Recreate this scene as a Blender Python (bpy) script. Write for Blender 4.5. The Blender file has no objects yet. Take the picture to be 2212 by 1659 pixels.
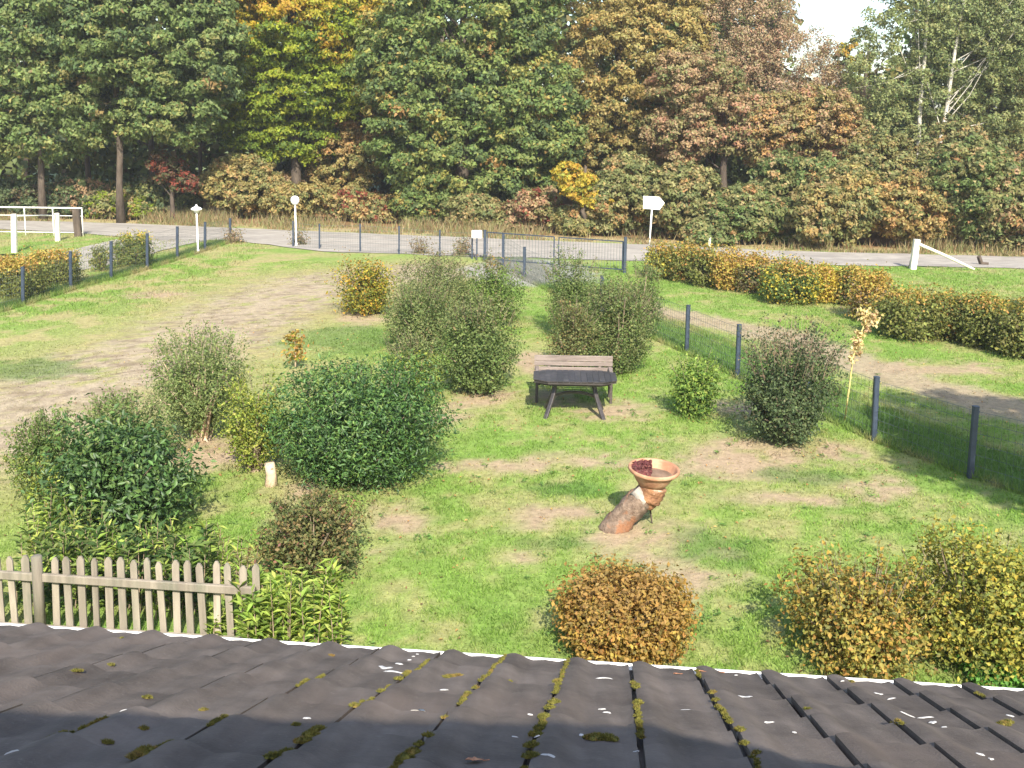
import bpy, math, random
import numpy as np
from mathutils import Matrix, Vector

rng = np.random.default_rng(7)
random.seed(7)
SC = bpy.context.scene
COL = SC.collection

# ------------------------------------------------------------------ camera
F_PX, C_X, C_Y, IMW = 2310.0, 1106.0, 600.0, 2212.0
PITCH, ROLL, CAM_H = 0.154, 0.012, 5.15
FW = np.array([0, math.cos(PITCH), -math.sin(PITCH)])
R0 = np.array([1.0, 0, 0]); U0 = np.cross(R0, FW)
RT = math.cos(ROLL) * R0 + math.sin(ROLL) * U0
UP = math.cos(ROLL) * U0 - math.sin(ROLL) * R0
cam_d = bpy.data.cameras.new("camera")
cam = bpy.data.objects.new("camera", cam_d); COL.objects.link(cam)
cam_d.sensor_width = 36.0
cam_d.lens = F_PX / IMW * 36.0
cam_d.shift_y = -(829.5 - C_Y) / IMW
cam_d.clip_start = 0.05; cam_d.clip_end = 2000
M = Matrix.Identity(4)
for i in range(3):
    M[i][0] = RT[i]; M[i][1] = UP[i]; M[i][2] = -FW[i]
M[0][3], M[1][3], M[2][3] = 0, 0, CAM_H
cam.matrix_world = M
SC.camera = cam

# ------------------------------------------------------------------ light
SUN_EL, SUN_AZ = math.radians(38), math.radians(172)   # azimuth clockwise from +Y: behind the camera, a little right
world = bpy.data.worlds.new("World"); SC.world = world
world.use_nodes = True
wn = world.node_tree; wn.nodes.clear()
wo = wn.nodes.new("ShaderNodeOutputWorld"); wb = wn.nodes.new("ShaderNodeBackground")
sky = wn.nodes.new("ShaderNodeTexSky"); sky.sky_type = 'NISHITA'; sky.sun_disc = False
sky.sun_elevation = SUN_EL; sky.sun_rotation = SUN_AZ; sky.dust_density = 1.6; sky.air_density = 1.0
wb.inputs[1].default_value = 0.15
wn.links.new(sky.outputs[0], wb.inputs[0]); wn.links.new(wb.outputs[0], wo.inputs[0])
sun_d = bpy.data.lights.new("sun", 'SUN'); sun_d.energy = 4.6; sun_d.angle = math.radians(0.55)
sun_d.color = (1.0, 0.93, 0.80)
sun = bpy.data.objects.new("sun", sun_d); COL.objects.link(sun)
sdir = Vector((math.sin(SUN_AZ) * math.cos(SUN_EL), math.cos(SUN_AZ) * math.cos(SUN_EL), math.sin(SUN_EL)))
sun.rotation_euler = sdir.to_track_quat('Z', 'Y').to_euler()
sun.location = sdir * 40
vs = SC.view_settings
vs.view_transform = 'Standard'; vs.look = 'None'; vs.exposure = 1.18; vs.gamma = 1.0; vs.use_curve_mapping = False

# ------------------------------------------------------------------ helpers
def ray(px, py):
    return FW + RT * (px - C_X) / F_PX + UP * (C_Y - py) / F_PX
def G(px, py, z=0.0):
    d = ray(px, py); t = (z - CAM_H) / d[2]
    return np.array([d[0] * t, d[1] * t, z])
def atY(px, py, Y):
    d = ray(px, py); t = Y / d[1]
    return np.array([d[0] * t, Y, CAM_H + d[2] * t])
def ppm(Y):
    return F_PX / (Y * math.cos(PITCH) + 0.5)
def hsh(ix, iy, s):
    h = (ix.astype(np.int64) * 374761393 + iy.astype(np.int64) * 668265263 + s * 1442695041) & 0xffffffff
    h = ((h ^ (h >> 13)) * 1274126177) & 0xffffffff
    return ((h ^ (h >> 16)) & 0xffff) / 65535.0
def vnoise(x, y, s=0):
    x = np.asarray(x, float); y = np.asarray(y, float)
    ix = np.floor(x); iy = np.floor(y); fx = x - ix; fy = y - iy
    fx = fx * fx * (3 - 2 * fx); fy = fy * fy * (3 - 2 * fy)
    a = hsh(ix, iy, s); b = hsh(ix + 1, iy, s); c = hsh(ix, iy + 1, s); d = hsh(ix + 1, iy + 1, s)
    return (a * (1 - fx) + b * fx) * (1 - fy) + (c * (1 - fx) + d * fx) * fy
def fbm(x, y, s=0, o=4):
    t = 0; a = 0.5; n = 0
    for i in range(o):
        t = t + a * vnoise(np.asarray(x) * 2 ** i, np.asarray(y) * 2 ** i, s + i * 17); n += a; a *= 0.55
    return t / n
def sm(a, b, x):
    t = np.clip((x - a) / (b - a), 0, 1); return t * t * (3 - 2 * t)

def tag(o, label=None, cat=None, group=None, kind=None):
    if label: o["label"] = label
    if cat: o["category"] = cat
    if group: o["group"] = group
    if kind: o["kind"] = kind
    return o
def empty(name, loc, label, cat, group=None):
    o = bpy.data.objects.new(name, None); COL.objects.link(o); o.location = loc
    o.empty_display_size = 0.2
    return tag(o, label, cat, group)

class MB:
    def __init__(s): s.v = []; s.f = []; s.n = 0
    def add(s, v, f):
        s.v.extend([tuple(map(float, p)) for p in v]); s.f.extend([tuple(i + s.n for i in q) for q in f]); s.n += len(v)
        return s
    def box(s, lo, hi, rot=None, at=(0, 0, 0)):
        v = [(x, y, z) for x in (lo[0], hi[0]) for y in (lo[1], hi[1]) for z in (lo[2], hi[2])]
        if rot is not None: v = [tuple(rot @ Vector(p)) for p in v]
        v = [(p[0] + at[0], p[1] + at[1], p[2] + at[2]) for p in v]
        return s.add(v, [(0, 1, 3, 2), (4, 6, 7, 5), (0, 4, 5, 1), (2, 3, 7, 6), (0, 2, 6, 4), (1, 5, 7, 3)])
    def bar(s, a, b, w, h, bev=0.12):
        a = Vector(a); b = Vector(b); d = (b - a).normalized()
        up = Vector((0, 0, 1)) if abs(d.z) < 0.95 else Vector((0, 1, 0))
        x = d.cross(up).normalized(); y = x.cross(d).normalized()
        k = bev * min(w, h)
        pr = [(-w/2+k, -h/2), (w/2-k, -h/2), (w/2, -h/2+k), (w/2, h/2-k), (w/2-k, h/2), (-w/2+k, h/2), (-w/2, h/2-k), (-w/2, -h/2+k)]
        v = [a + x * p[0] + y * p[1] for p in pr] + [b + x * p[0] + y * p[1] for p in pr]
        f = [(i, (i + 1) % 8, 8 + (i + 1) % 8, 8 + i) for i in range(8)] + [tuple(range(7, -1, -1)), tuple(range(8, 16))]
        return s.add(v, f)
    def tube(s, pts, rad, n=7, cap=True, rough=0.0):
        pts = [Vector(p) for p in pts]; v = []; f = []
        ref = Vector((0.31, 0.95, 0.1)).normalized()
        for i, p in enumerate(pts):
            d = (pts[min(i + 1, len(pts) - 1)] - pts[max(i - 1, 0)]).normalized()
            x = d.cross(ref)
            if x.length < 0.1: x = d.cross(Vector((1, 0, 0)))
            x.normalize(); y = d.cross(x)
            r = rad[i] if hasattr(rad, '__len__') else rad
            for k in range(n):
                a = 2 * math.pi * k / n; rr = r * (1 + rough * random.uniform(-1, 1))
                v.append(p + x * math.cos(a) * rr + y * math.sin(a) * rr)
        for i in range(len(pts) - 1):
            for k in range(n):
                k2 = (k + 1) % n
                f.append((i * n + k, i * n + k2, (i + 1) * n + k2, (i + 1) * n + k))
        if cap:
            f.append(tuple(range(n - 1, -1, -1))); f.append(tuple((len(pts) - 1) * n + k for k in range(n)))
        return s.add(v, f)
    def lathe(s, prof, n=24, c=(0, 0, 0), wob=0.0):
        v = []; f = []
        for (r, z) in prof:
            for k in range(n):
                a = 2 * math.pi * k / n
                rr = r * (1 + wob * math.sin(3 * a + z * 9)); v.append((c[0] + rr * math.cos(a), c[1] + rr * math.sin(a), c[2] + z + wob * r * math.sin(2 * a + 1)))
        for i in range(len(prof) - 1):
            for k in range(n):
                f.append((i * n + k, i * n + (k + 1) % n, (i + 1) * n + (k + 1) % n, (i + 1) * n + k))
        return s.add(v, f)
    def mesh(s, name, mat, smooth=False):
        me = bpy.data.meshes.new(name); me.from_pydata(s.v, [], s.f); me.update()
        if smooth: me.polygons.foreach_set("use_smooth", [True] * len(me.polygons))
        me.materials.append(mat); return me
    def build(s, name, mat, parent=None, smooth=False, loc=(0, 0, 0)):
        o = bpy.data.objects.new(name, s.mesh(name, mat, smooth)); COL.objects.link(o)
        o.location = loc
        if parent is not None: o.parent = parent
        return o

def fast_mesh(name, V, Fc, mat, cols=None):
    """V (n,3), Fc (m,3) triangles, cols (n,3) natural colour of each vertex"""
    me = bpy.data.meshes.new(name)
    me.vertices.add(len(V)); me.vertices.foreach_set("co", np.asarray(V, np.float32).ravel())
    k = Fc.shape[1]
    me.loops.add(Fc.size); me.loops.foreach_set("vertex_index", Fc.astype(np.int32).ravel())
    me.polygons.add(len(Fc)); me.polygons.foreach_set("loop_start", np.arange(0, Fc.size, k, dtype=np.int32))
    me.update(calc_edges=True)
    if cols is not None:
        at = me.color_attributes.new("tint", 'FLOAT_COLOR', 'POINT')
        c4 = np.ones((len(V), 4), np.float32); c4[:, :3] = cols
        at.data.foreach_set("color", c4.ravel())
    me.materials.append(mat)
    return me
def link(name, me, parent=None, loc=(0, 0, 0)):
    o = bpy.data.objects.new(name, me); COL.objects.link(o); o.location = loc
    if parent is not None: o.parent = parent
    return o

# ------------------------------------------------------------------ materials
def mat_new(name):
    m = bpy.data.materials.new(name); m.use_nodes = True
    nt = m.node_tree; nt.nodes.clear()
    out = nt.nodes.new("ShaderNodeOutputMaterial"); b = nt.nodes.new("ShaderNodeBsdfPrincipled")
    nt.links.new(b.outputs[0], out.inputs[0]); return m, nt, b, out
def noisy(name, c1, c2, scale=8, rough=0.7, bump=0.3, bscale=30, stretch=(1, 1, 1), spec=0.3, metal=0, dist=0.01, detail=6, c3=None, s3=2.0, t3=(0.5, 0.62), rnd=0):
    m, nt, b, out = mat_new(name)
    tc = nt.nodes.new("ShaderNodeTexCoord"); mp = nt.nodes.new("ShaderNodeMapping"); mp.inputs['Scale'].default_value = stretch
    nt.links.new(tc.outputs['Object'], mp.inputs[0])
    n = nt.nodes.new("ShaderNodeTexNoise"); n.inputs['Scale'].default_value = scale; n.inputs['Detail'].default_value = detail; n.inputs['Roughness'].default_value = 0.6
    nt.links.new(mp.outputs[0], n.inputs[0])
    r = nt.nodes.new("ShaderNodeValToRGB"); r.color_ramp.elements[0].position = 0.35; r.color_ramp.elements[1].position = 0.65
    r.color_ramp.elements[0].color = (*c1, 1); r.color_ramp.elements[1].color = (*c2, 1)
    nt.links.new(n.outputs[0], r.inputs[0]); colout = r.outputs[0]
    if c3 is not None:
        n3 = nt.nodes.new("ShaderNodeTexNoise"); n3.inputs['Scale'].default_value = s3; n3.inputs['Detail'].default_value = 8; n3.inputs['Roughness'].default_value = 0.65
        nt.links.new(mp.outputs[0], n3.inputs[0])
        r3 = nt.nodes.new("ShaderNodeValToRGB"); r3.color_ramp.elements[0].position = t3[0]; r3.color_ramp.elements[1].position = t3[1]
        nt.links.new(n3.outputs[0], r3.inputs[0])
        mx = nt.nodes.new("ShaderNodeMixRGB"); nt.links.new(r3.outputs[0], mx.inputs[0]); nt.links.new(colout, mx.inputs[1]); mx.inputs[2].default_value = (*c3, 1)
        colout = mx.outputs[0]
    if rnd:
        oi = nt.nodes.new("ShaderNodeObjectInfo"); mr = nt.nodes.new("ShaderNodeMapRange"); mr.inputs['To Min'].default_value = 1 - rnd; mr.inputs['To Max'].default_value = 1 + rnd * .7
        nt.links.new(oi.outputs['Random'], mr.inputs[0]); mm = nt.nodes.new("ShaderNodeMixRGB"); mm.blend_type = 'MULTIPLY'; mm.inputs[0].default_value = 1
        nt.links.new(colout, mm.inputs[1]); nt.links.new(mr.outputs[0], mm.inputs[2]); colout = mm.outputs[0]
        av = nt.nodes.new("ShaderNodeVectorMath"); av.operation = 'ADD'; nt.links.new(tc.outputs['Object'], av.inputs[0]); mv = nt.nodes.new("ShaderNodeMath"); mv.operation = 'MULTIPLY'; mv.inputs[1].default_value = 37.0
        nt.links.new(oi.outputs['Random'], mv.inputs[0]); nt.links.new(mv.outputs[0], av.inputs[1]); nt.links.new(av.outputs[0], mp.inputs[0])
    nt.links.new(colout, b.inputs['Base Color'])
    b.inputs['Roughness'].default_value = rough; b.inputs['Metallic'].default_value = metal
    b.inputs['Specular IOR Level'].default_value = spec
    if bump:
        n2 = nt.nodes.new("ShaderNodeTexNoise"); n2.inputs['Scale'].default_value = bscale; n2.inputs['Detail'].default_value = 5
        nt.links.new(mp.outputs[0], n2.inputs[0])
        bp = nt.nodes.new("ShaderNodeBump"); bp.inputs['Strength'].default_value = bump; bp.inputs['Distance'].default_value = dist
        nt.links.new(n2.outputs[0], bp.inputs['Height']); nt.links.new(bp.outputs[0], b.inputs['Normal'])
    return m
def leaf_mat(name, rough=0.5, spec=0.35, trans=0.35):
    m, nt, b, out = mat_new(name)
    a = nt.nodes.new("ShaderNodeAttribute"); a.attribute_name = "tint"
    nt.links.new(a.outputs['Color'], b.inputs['Base Color'])
    b.inputs['Roughness'].default_value = rough; b.inputs['Specular IOR Level'].default_value = spec
    t = nt.nodes.new("ShaderNodeBsdfTranslucent")
    hs = nt.nodes.new("ShaderNodeHueSaturation"); hs.inputs['Saturation'].default_value = 1.15; hs.inputs['Value'].default_value = 1.3
    nt.links.new(a.outputs['Color'], hs.inputs['Color']); nt.links.new(hs.outputs[0], t.inputs[0])
    mx = nt.nodes.new("ShaderNodeMixShader"); mx.inputs[0].default_value = trans
    nt.links.new(b.outputs[0], mx.inputs[1]); nt.links.new(t.outputs[0], mx.inputs[2]); nt.links.new(mx.outputs[0], out.inputs[0])
    return m
MAT = {}
MAT['leaf'] = leaf_mat("leaf", 0.6, 0.22, 0.38)
MAT['gloss_leaf'] = leaf_mat("gloss_leaf", 0.46, 0.36, 0.22)
MAT['grass'] = leaf_mat("grass", 0.6, 0.2, 0.35)
MAT['bark'] = noisy("bark", (.045, .034, .025), (.10, .078, .058), 6, .85, .8, 18, (1, 1, .3), dist=.03)
MAT['dark_bark'] = noisy("dark_bark", (.05, .038, .028), (.11, .085, .065), 6, .85, .8, 18, (1, 1, .3), dist=.03)
MAT['birch_bark'] = noisy("birch_bark", (.30, .28, .23), (.48, .45, .39), 5, .6, .3, 12, (1, 1, 2.5), c3=(.08, .07, .06), s3=3, t3=(.60, .64))
MAT['twig'] = noisy("twig", (.16, .12, .08), (.30, .23, .16), 10, .8, .3, 40)
MAT['pale_stem'] = noisy("pale_stem", (.42, .31, .21), (.60, .47, .34), 8, .8, .4, 30)
MAT['post_metal'] = noisy("post_metal", (.020, .031, .052), (.036, .052, .080), 9, .45, .15, 40, c3=(.060, .07, .08), s3=7, t3=(.58, .72), spec=.5)
MAT['wire_metal'] = noisy("wire_metal", (.06, .085, .085), (.10, .125, .12), 9, .5, 0, 40, spec=.4)
MAT['white_paint'] = noisy("white_paint", (.74, .73, .68), (.84, .83, .79), 5, .5, .1, 40, c3=(.50, .49, .40), s3=6, t3=(.62, .8))
MAT['white_wood'] = noisy("white_wood", (.62, .58, .48), (.80, .76, .64), 7, .7, .4, 25, (1, 1, .2))
MAT['white_plastic'] = noisy("white_plastic", (.78, .78, .76), (.86, .86, .84), 4, .25, 0, 40, spec=.5)
MAT['faint_print'] = noisy("faint_print", (.50, .50, .46), (.58, .57, .52), 10, .6, 0, 30)
MAT['gutter'] = noisy("gutter", (.70, .69, .67), (.82, .81, .79), 4, .35, .05, 30, spec=.5, c3=(.45, .44, .40), s3=5, t3=(.62, .8))
MAT['picket'] = noisy("picket", (.185, .158, .125), (.30, .26, .205), 9, .8, .6, 40, (1, 1, .12), c3=(.15, .15, .11), s3=5, t3=(.50, .72), rnd=.22)
MAT['table'] = noisy("table", (.028, .024, .024), (.055, .047, .046), 12, .38, .35, 30, (.3, 1, 1), spec=.55, c3=(.10, .09, .085), s3=7, t3=(.58, .75), rnd=.2)
MAT['slat'] = noisy("slat", (.15, .120, .105), (.25, .205, .180), 14, .7, .4, 50, (.15, 1, 1), rnd=.18)
MAT['slat_dark'] = noisy("slat_dark", (.05, .042, .038), (.09, .075, .066), 12, .6, .3, 40)
MAT['terracotta'] = noisy("terracotta", (.31, .150, .085), (.43, .235, .14), 9, .85, .4, 40, c3=(.46, .30, .19), s3=5, t3=(.50, .7))
MAT['maroon'] = noisy("maroon", (.20, .028, .045), (.34, .07, .085), 16, .7, .6, 60)
MAT['log_bark'] = noisy("log_bark", (.10, .068, .048), (.24, .175, .13), 14, .9, 1.0, 35, dist=.02, c3=(.24, .115, .06), s3=4.2, t3=(.50, .60))
MAT['log_wood'] = noisy("log_wood", (.14, .065, .035), (.32, .165, .08), 9, .8, 1.0, 30, dist=.02, c3=(.42, .33, .25), s3=6, t3=(.56, .66))
MAT['moss'] = noisy("moss", (.075, .080, .014), (.19, .17, .035), 45, .95, .8, 120, c3=(.24, .15, .045), s3=14, t3=(.52, .68))
MAT['dropping'] = noisy("dropping", (.34, .33, .31), (.60, .585, .56), 30, .8, .2, 60)
MAT['dry_leaf'] = noisy("dry_leaf", (.30, .12, .06), (.50, .25, .14), 20, .7, .3, 60)
MAT['wall'] = noisy("wall", (.26, .10, .07), (.36, .16, .11), 8, .85, .4, 40)
MAT['road'] = noisy("road", (.24, .218, .195), (.36, .33, .29), 5, .9, .6, 60, (.35, 1, 1), c3=(.22, .20, .18), s3=1.1, t3=(.46, .66))
MAT['soil'] = noisy("soil", (.14, .09, .06), (.24, .16, .11), 8, .95, .8, 30)

def tile_material():
    m, nt, b, out = mat_new("roof_tile")
    geo = nt.nodes.new("ShaderNodeNewGeometry")
    oi = nt.nodes.new("ShaderNodeObjectInfo")
    n1 = nt.nodes.new("ShaderNodeTexNoise"); n1.inputs['Scale'].default_value = 3.2; n1.inputs['Detail'].default_value = 7; n1.inputs['Roughness'].default_value = .62
    nt.links.new(geo.outputs['Position'], n1.inputs[0])
    r1 = nt.nodes.new("ShaderNodeValToRGB"); r1.color_ramp.elements[0].position = .3; r1.color_ramp.elements[1].position = .72
    r1.color_ramp.elements[0].color = (.078, .062, .052, 1); r1.color_ramp.elements[1].color = (.165, .135, .115, 1)
    nt.links.new(n1.outputs[0], r1.inputs[0])
    mps = nt.nodes.new("ShaderNodeMapping"); mps.inputs['Scale'].default_value = (14, 1.6, 1.6); nt.links.new(geo.outputs['Position'], mps.inputs[0])
    ns = nt.nodes.new("ShaderNodeTexNoise"); ns.inputs['Scale'].default_value = 1.0; ns.inputs['Detail'].default_value = 6; nt.links.new(mps.outputs[0], ns.inputs[0])
    ms = nt.nodes.new("ShaderNodeMapRange"); ms.inputs['From Min'].default_value = .3; ms.inputs['From Max'].default_value = .7; ms.inputs['To Min'].default_value = .78; ms.inputs['To Max'].default_value = 1.16; nt.links.new(ns.outputs[0], ms.inputs[0])
    mst = nt.nodes.new("ShaderNodeMixRGB"); mst.blend_type = 'MULTIPLY'; mst.inputs[0].default_value = 1; nt.links.new(r1.outputs[0], mst.inputs[1]); nt.links.new(ms.outputs[0], mst.inputs[2])
    r1 = mst
    mr = nt.nodes.new("ShaderNodeMapRange"); mr.inputs['To Min'].default_value = .86; mr.inputs['To Max'].default_value = 1.12
    nt.links.new(oi.outputs['Random'], mr.inputs[0])
    mul = nt.nodes.new("ShaderNodeMixRGB"); mul.blend_type = 'MULTIPLY'; mul.inputs[0].default_value = 1
    nt.links.new(r1.outputs[0], mul.inputs[1]); nt.links.new(mr.outputs[0], mul.inputs[2])
    # lichen specks
    n2 = nt.nodes.new("ShaderNodeTexNoise"); n2.inputs['Scale'].default_value = 34; n2.inputs['Detail'].default_value = 9; n2.inputs['Roughness'].default_value = .8
    nt.links.new(geo.outputs['Position'], n2.inputs[0])
    r2 = nt.nodes.new("ShaderNodeValToRGB"); r2.color_ramp.elements[0].position = .58; r2.color_ramp.elements[1].position = .70; r2.color_ramp.elements[1].color = (.8, .8, .8, 1)
    nt.links.new(n2.outputs[0], r2.inputs[0])
    m2 = nt.nodes.new("ShaderNodeMixRGB"); nt.links.new(r2.outputs[0], m2.inputs[0]); nt.links.new(mul.outputs[0], m2.inputs[1]); m2.inputs[2].default_value = (.20, .18, .15, 1)
    # pinkish worn film
    n3 = nt.nodes.new("ShaderNodeTexNoise"); n3.inputs['Scale'].default_value = 1.3; n3.inputs['Detail'].default_value = 8
    nt.links.new(geo.outputs['Position'], n3.inputs[0])
    r3 = nt.nodes.new("ShaderNodeValToRGB"); r3.color_ramp.elements[0].position = .5; r3.color_ramp.elements[1].position = .75; r3.color_ramp.elements[1].color = (.6, .6, .6, 1)
    nt.links.new(n3.outputs[0], r3.inputs[0])
    m3 = nt.nodes.new("ShaderNodeMixRGB"); nt.links.new(r3.outputs[0], m3.inputs[0]); nt.links.new(m2.outputs[0], m3.inputs[1]); m3.inputs[2].default_value = (.165, .125, .102, 1)
    nt.links.new(m3.outputs[0], b.inputs['Base Color'])
    b.inputs['Roughness'].default_value = .82; b.inputs['Specular IOR Level'].default_value = .2
    bp = nt.nodes.new("ShaderNodeBump"); bp.inputs['Strength'].default_value = .6; bp.inputs['Distance'].default_value = .005
    n4 = nt.nodes.new("ShaderNodeTexNoise"); n4.inputs['Scale'].default_value = 90; n4.inputs['Detail'].default_value = 4
    nt.links.new(geo.outputs['Position'], n4.inputs[0]); nt.links.new(n4.outputs[0], bp.inputs['Height']); nt.links.new(bp.outputs[0], b.inputs['Normal'])
    return m
MAT['tile'] = tile_material()

def ground_material():
    m, nt, b, out = mat_new("ground_cover")
    a = nt.nodes.new("ShaderNodeAttribute"); a.attribute_name = "tint"
    geo = nt.nodes.new("ShaderNodeNewGeometry")
    n1 = nt.nodes.new("ShaderNodeTexNoise"); n1.inputs['Scale'].default_value = 9; n1.inputs['Detail'].default_value = 8; n1.inputs['Roughness'].default_value = .7
    nt.links.new(geo.outputs['Position'], n1.inputs[0])
    mr = nt.nodes.new("ShaderNodeMapRange"); mr.inputs['From Min'].default_value = .3; mr.inputs['From Max'].default_value = .7
    mr.inputs['To Min'].default_value = .68; mr.inputs['To Max'].default_value = 1.28
    nt.links.new(n1.outputs[0], mr.inputs[0])
    mul = nt.nodes.new("ShaderNodeMixRGB"); mul.blend_type = 'MULTIPLY'; mul.inputs[0].default_value = 1
    nt.links.new(a.outputs['Color'], mul.inputs[1]); nt.links.new(mr.outputs[0], mul.inputs[2])
    nt.links.new(mul.outputs[0], b.inputs['Base Color'])
    b.inputs['Roughness'].default_value = .95; b.inputs['Specular IOR Level'].default_value = .1
    n2 = nt.nodes.new("ShaderNodeTexNoise"); n2.inputs['Scale'].default_value = 28; n2.inputs['Detail'].default_value = 5
    nt.links.new(geo.outputs['Position'], n2.inputs[0])
    bp = nt.nodes.new("ShaderNodeBump"); bp.inputs['Strength'].default_value = .6; bp.inputs['Distance'].default_value = .03
    nt.links.new(n2.outputs[0], bp.inputs['Height']); nt.links.new(bp.outputs[0], b.inputs['Normal'])
    return m
MAT['ground'] = ground_material()

# ------------------------------------------------------------------ ground cover colour (what grows where)
GREEN = np.array([.138, .232, .044]); GREEN2 = np.array([.195, .265, .065]); STRAW = np.array([.32, .262, .135]); SAND = np.array([.325, .265, .19])
DIRT = np.array([.30, .225, .15]); LUSH = np.array([.075, .150, .035]); LITTER = np.array([.20, .115, .055]); ROADC = np.array([.46, .42, .37])
def pl(pts): return np.array([G(x, y)[:2] for x, y in pts])
def seg_dist(x, y, line):
    """distance to a polyline and the signed side is dropped"""
    best = np.full(np.shape(x), 1e9)
    for a, b in zip(line[:-1], line[1:]):
        d = b - a; L = (d * d).sum(); t = np.clip(((x - a[0]) * d[0] + (y - a[1]) * d[1]) / L, 0, 1)
        best = np.minimum(best, np.hypot(x - a[0] - t * d[0], y - a[1] - t * d[1]))
    return best
RIGHT_FENCE = pl([(1045, 563), (1133, 605), (1483, 765), (1890, 955), (2105, 1035), (2330, 1112)])
LEFT_FENCE = pl([(-120, 710), (50, 662), (153, 628), (240, 605), (318, 583), (383, 562), (443, 543), (497, 524)])
REAR_FENCE = pl([(497, 524), (690, 540), (862, 551), (1045, 563)])
SAND_TRACK = pl([(900, 590), (700, 612), (560, 665), (420, 742), (240, 800), (60, 885), (-160, 985)])
SAND_TRACK2 = pl([(760, 640), (540, 700), (300, 850), (60, 960)])
RIGHT_TRACK = pl([(1330, 655), (1450, 683), (1700, 730), (1870, 795), (2040, 850), (2260, 905), (2500, 980)])
BARE = [(1390, 1165, 1.0, .38), (1150, 1120, .55, .3), (1250, 1110, .5, .25), (1560, 985, 1.0, .45), (1690, 985, 1.1, .5), (1800, 975, .6, .35), (1450, 1265, .8, .3),
        (440, 985, .6, .5), (520, 985, .5, .3), (1040, 865, 1.1, .45), (1180, 860, .5, .4), (790, 690, .9, .7), (1150, 790, .5, .9), (960, 905, .7, .3), (1130, 1210, .35, .12),
        (640, 1070, .45, .5), (1620, 1010, 1.6, .35), (1260, 1000, 1.0, .25), (1900, 1060, .8, .3), (1560, 1200, .3, .12), (1480, 1210, .3, .1), (1060, 1010, .9, .2), (1330, 890, .8, .4),
        (1600, 890, .7, .35), (1900, 1400, .5, .2), (860, 1130, .5, .5), (1700, 1080, 1.2, .2), (1500, 600, 1.2, .6), (2050, 800, 1.5, .4), (350, 640, 1.2, .4)]
BARE = [(*G(x, y)[:2], a, b) for x, y, a, b in BARE]
LUSHP = [(1540, 1185, .55, .3), (1200, 1180, .45, .15), (1220, 1062, .55, .2), (1750, 1030, .7, .2), (1340, 1240, .35, .12), (60, 800, 1.3, .5), (760, 735, 1.6, .9)]
LUSHP = [(*G(x, y)[:2], a, b) for x, y, a, b in LUSHP]
ROAD_NEAR = pl([(-300, 500), (0, 497), (200, 508), (330, 520), (497, 521), (700, 546), (1000, 556), (1380, 566), (1660, 574), (2000, 578), (2212, 583), (2600, 590)])
ROAD_FAR = pl([(-300, 476), (0, 478), (250, 484), (500, 494), (700, 503), (1000, 515), (1400, 531), (1700, 545), (2000, 552), (2212, 558), (2600, 566)])
def yline(line, x): return np.interp(x, line[:, 0], line[:, 1])
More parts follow.
